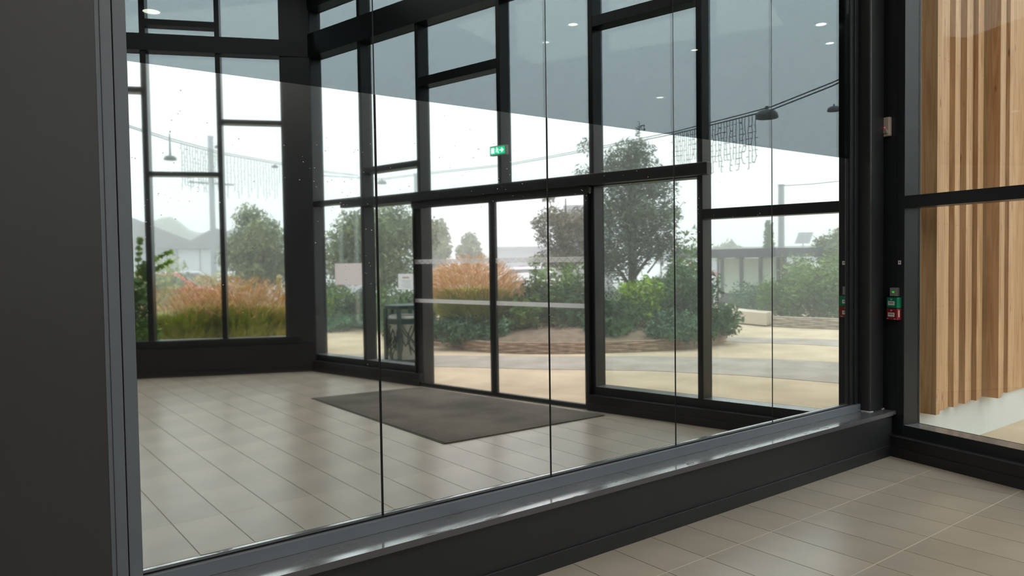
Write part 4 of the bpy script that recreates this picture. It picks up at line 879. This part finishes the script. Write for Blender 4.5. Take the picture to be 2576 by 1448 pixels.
# parked cars in the mist
GLASSC = mat('car_glass', (0.03,0.035,0.04), 0.1); TYRE = mat('tyre', (0.02,0.02,0.02), 0.8); HL = mat('headlight_glow', (1,0.8,0.5), 0.3, emit=((1.0,0.72,0.38), 14.0)); HLO = mat('headlight_off', (0.7,0.7,0.7), 0.2)
def car(label, xy, rz, paint, lit=False):
    e = empty('car', (*xy, GZ), rz); tag(e, label, 'car', 'cars parked in the mist')
    pr = [(-2.05,0.32),(-2.0,0.75),(-1.55,0.95),(-0.95,1.38),(0.45,1.42),(1.0,0.98),(1.75,0.85),(2.05,0.62),(2.05,0.32)]
    n = len(pr); ws = [0.78,0.84,0.84,0.62,0.62,0.82,0.8,0.74,0.74]
    s = MB(); s.add([(x, -w_, z) for (x, z), w_ in zip(pr, ws)] + [(x, w_, z) for (x, z), w_ in zip(pr, ws)], [tuple(range(n-1,-1,-1)), tuple(range(n, 2*n))] + [(i, (i+1)%n, (i+1)%n+n, i+n) for i in range(n)])
    O('body', s, paint, e, bevel=0.06)
    for sgn in (-1, 1): O('side_window', MB().add([(-1.35,sgn*0.845,0.98),(0.85,sgn*0.835,0.98),(0.4,sgn*0.665,1.34),(-0.88,sgn*0.665,1.32)] + [(-1.35,sgn*0.80,0.98),(0.85,sgn*0.80,0.98),(0.4,sgn*0.62,1.34),(-0.88,sgn*0.62,1.32)], [(0,1,2,3),(7,6,5,4),(0,4,5,1),(1,5,6,2),(2,6,7,3),(3,7,4,0)]), GLASSC, e)
    O('windscreen', MB().add([(1.0,-0.7,1.0),(1.0,0.7,1.0),(0.5,0.56,1.41),(0.5,-0.56,1.41),(0.9,-0.7,0.98),(0.9,0.7,0.98),(0.42,0.56,1.38),(0.42,-0.56,1.38)], [(0,1,2,3),(7,6,5,4),(0,4,5,1),(1,5,6,2),(2,6,7,3),(3,7,4,0)]), GLASSC, e)
    for x_ in (-1.3, 1.3):
        for sgn in (-1, 1): O('wheel', MB().tube([(x_, sgn*0.70, 0.31),(x_, sgn*0.86, 0.31)], 0.31, 16), TYRE, e)
    for sgn in (-1, 1): O('headlight', MB().tube([(1.98, sgn*0.58, 0.62),(2.07, sgn*0.58, 0.62)], 0.085, 10), HL if lit else HLO, e)
WHITEP = mat('white_car_paint', (0.62,0.62,0.63), 0.25); REDP = mat('red_car_paint', (0.50,0.04,0.04), 0.25); SILV = mat('silver_car_paint', (0.40,0.42,0.44), 0.25); PINK = mat('magenta_panel', (0.50,0.20,0.32), 0.5)
car('red car low behind the grasses at the left edge', (5.39,-21.35), 0.3, REDP)
car('white car behind the grasses beside the thin mast', (11.69,-33.09), -0.3, WHITEP)
car('silver car in the mist left of the white one', (7.98,-28.95), 0.2, SILV)
car('white car seen just right of the corner post', (11.75,-24.54), -0.4, WHITEP)
car('white car glimpsed between the rounded olive tree and the grasses', (10.35,-25.09), 0.5, WHITEP)
hx = (12.56,-17.39); ang = math.atan2(-3.066-hx[1]-0, 4.5-hx[0]); car('car with a glowing headlight at the left edge of the door opening', (hx[0]-2.0*math.cos(ang)+0.3*math.sin(ang), hx[1]-2.0*math.sin(ang)-0.3*math.cos(ang)), ang, SILV, True)
car('white car with red lights behind the grass right of the door centre', (17.45,-18.83), 0.4, WHITEP)
car('white car beyond the bushes left of the slim mullion', (25.75,-19.14), 0.2, WHITEP)
car('red car left of the flat roofed shelter', (33.09,-24.39), 0.4, REDP)
car('pale car right of the shelter behind the green shrubs', (28.48,-13.61), 0.1, WHITEP)
car('grey car between the small misty tree and the headlight car', (19.68,-27.08), 0.1, SILV)
bx = empty('banner', (*(18.5,-20.55), GZ)); tag(bx, 'small magenta banner in the mist right of the door centre', 'banner')
O('panel', MB().box(-0.2,0.2,-0.02,0.02,1.0,1.45), PINK, bx); O('post', MB().tube([(0,0.03,0),(0,0.03,1.45)], 0.03, 6), POLE, bx)
rs = empty('road_sign', (*(16.46,-11.53), GZ)); tag(rs, 'grey round road sign seen from behind, right of the feathery tree', 'sign')
O('disc', MB().tube([(0.02,0.03,1.62),(0.045,0.06,1.62)], 0.21, 20), mat('sign_back', (0.16,0.17,0.18), 0.5, 0.3), rs); O('post', MB().tube([(0,0,0),(0,0,1.8)], 0.025, 8), POLE, rs)

# litter bin outside the fixed glass
BING = mat('bin_green', (0.012,0.035,0.033), 0.3, 0.1); BAG = mat('clear_bin_bag', (0.72,0.71,0.66), 0.35, 0, 0.5, var=0.2, scale=5)
bp_ = Vector((5.99,-7.68)); bn = empty('litter_bin', (bp_.x, bp_.y, GZ), math.radians(-14)); tag(bn, 'dark green hexagonal metal litter bin with branch-pattern panels outside the window', 'litter bin')
RB = 0.33
hexp = [(RB*math.cos(math.radians(60*k+30)), RB*math.sin(math.radians(60*k+30))) for k in range(6)]
bn.scale = (0.95, 0.95, 0.86)
O('base', MB().prism([(x*1.0, y*1.0) for x, y in hexp], 0.0, 0.06), BING, bn)
O('rim', MB().prism([(x*1.02, y*1.02) for x, y in hexp], 0.74, 0.84), BING, bn, bevel=0.006)
O('lid', MB().prism([(x*1.04, y*1.04) for x, y in hexp], 1.02, 1.09), BING, bn, bevel=0.01)
for x, y in hexp: O('post', MB().box(x-0.028, x+0.028, y-0.028, y+0.028, 0.05, 1.03), BING, bn, bevel=0.004)
rnd = random.Random(3)
for k in range(6):
    a_ = Vector((*hexp[k], 0)); b_ = Vector((*hexp[(k+1)%6], 0)); s = MB()
    for q in range(9):
        u0, u1 = rnd.random(), rnd.random(); z0 = 0.08 + 0.3*rnd.random(); z1 = z0 + 0.25 + 0.35*rnd.random(); z1 = min(z1, 0.73); cu = rnd.uniform(-0.25, 0.25)
        pts = []
        for i in range(9):
            f_ = i/8; u = min(0.97, max(0.03, u0+(u1-u0)*f_ + cu*math.sin(math.pi*f_))); p_ = a_.lerp(b_, u); pts.append((p_.x, p_.y, z0+(z1-z0)*f_))
        s.tube(pts, [0.011]*9, 5)
    O('branch_panel', s, BING, bn)
O('bin_bag', MB().lathe([(0.20,0.07),(0.235,0.3),(0.245,0.6),(0.25,0.80),(0.275,0.86),(0.25,0.90),(0.22,0.86),(0.20,0.7)], k=16), BAG, bn, smooth=True)
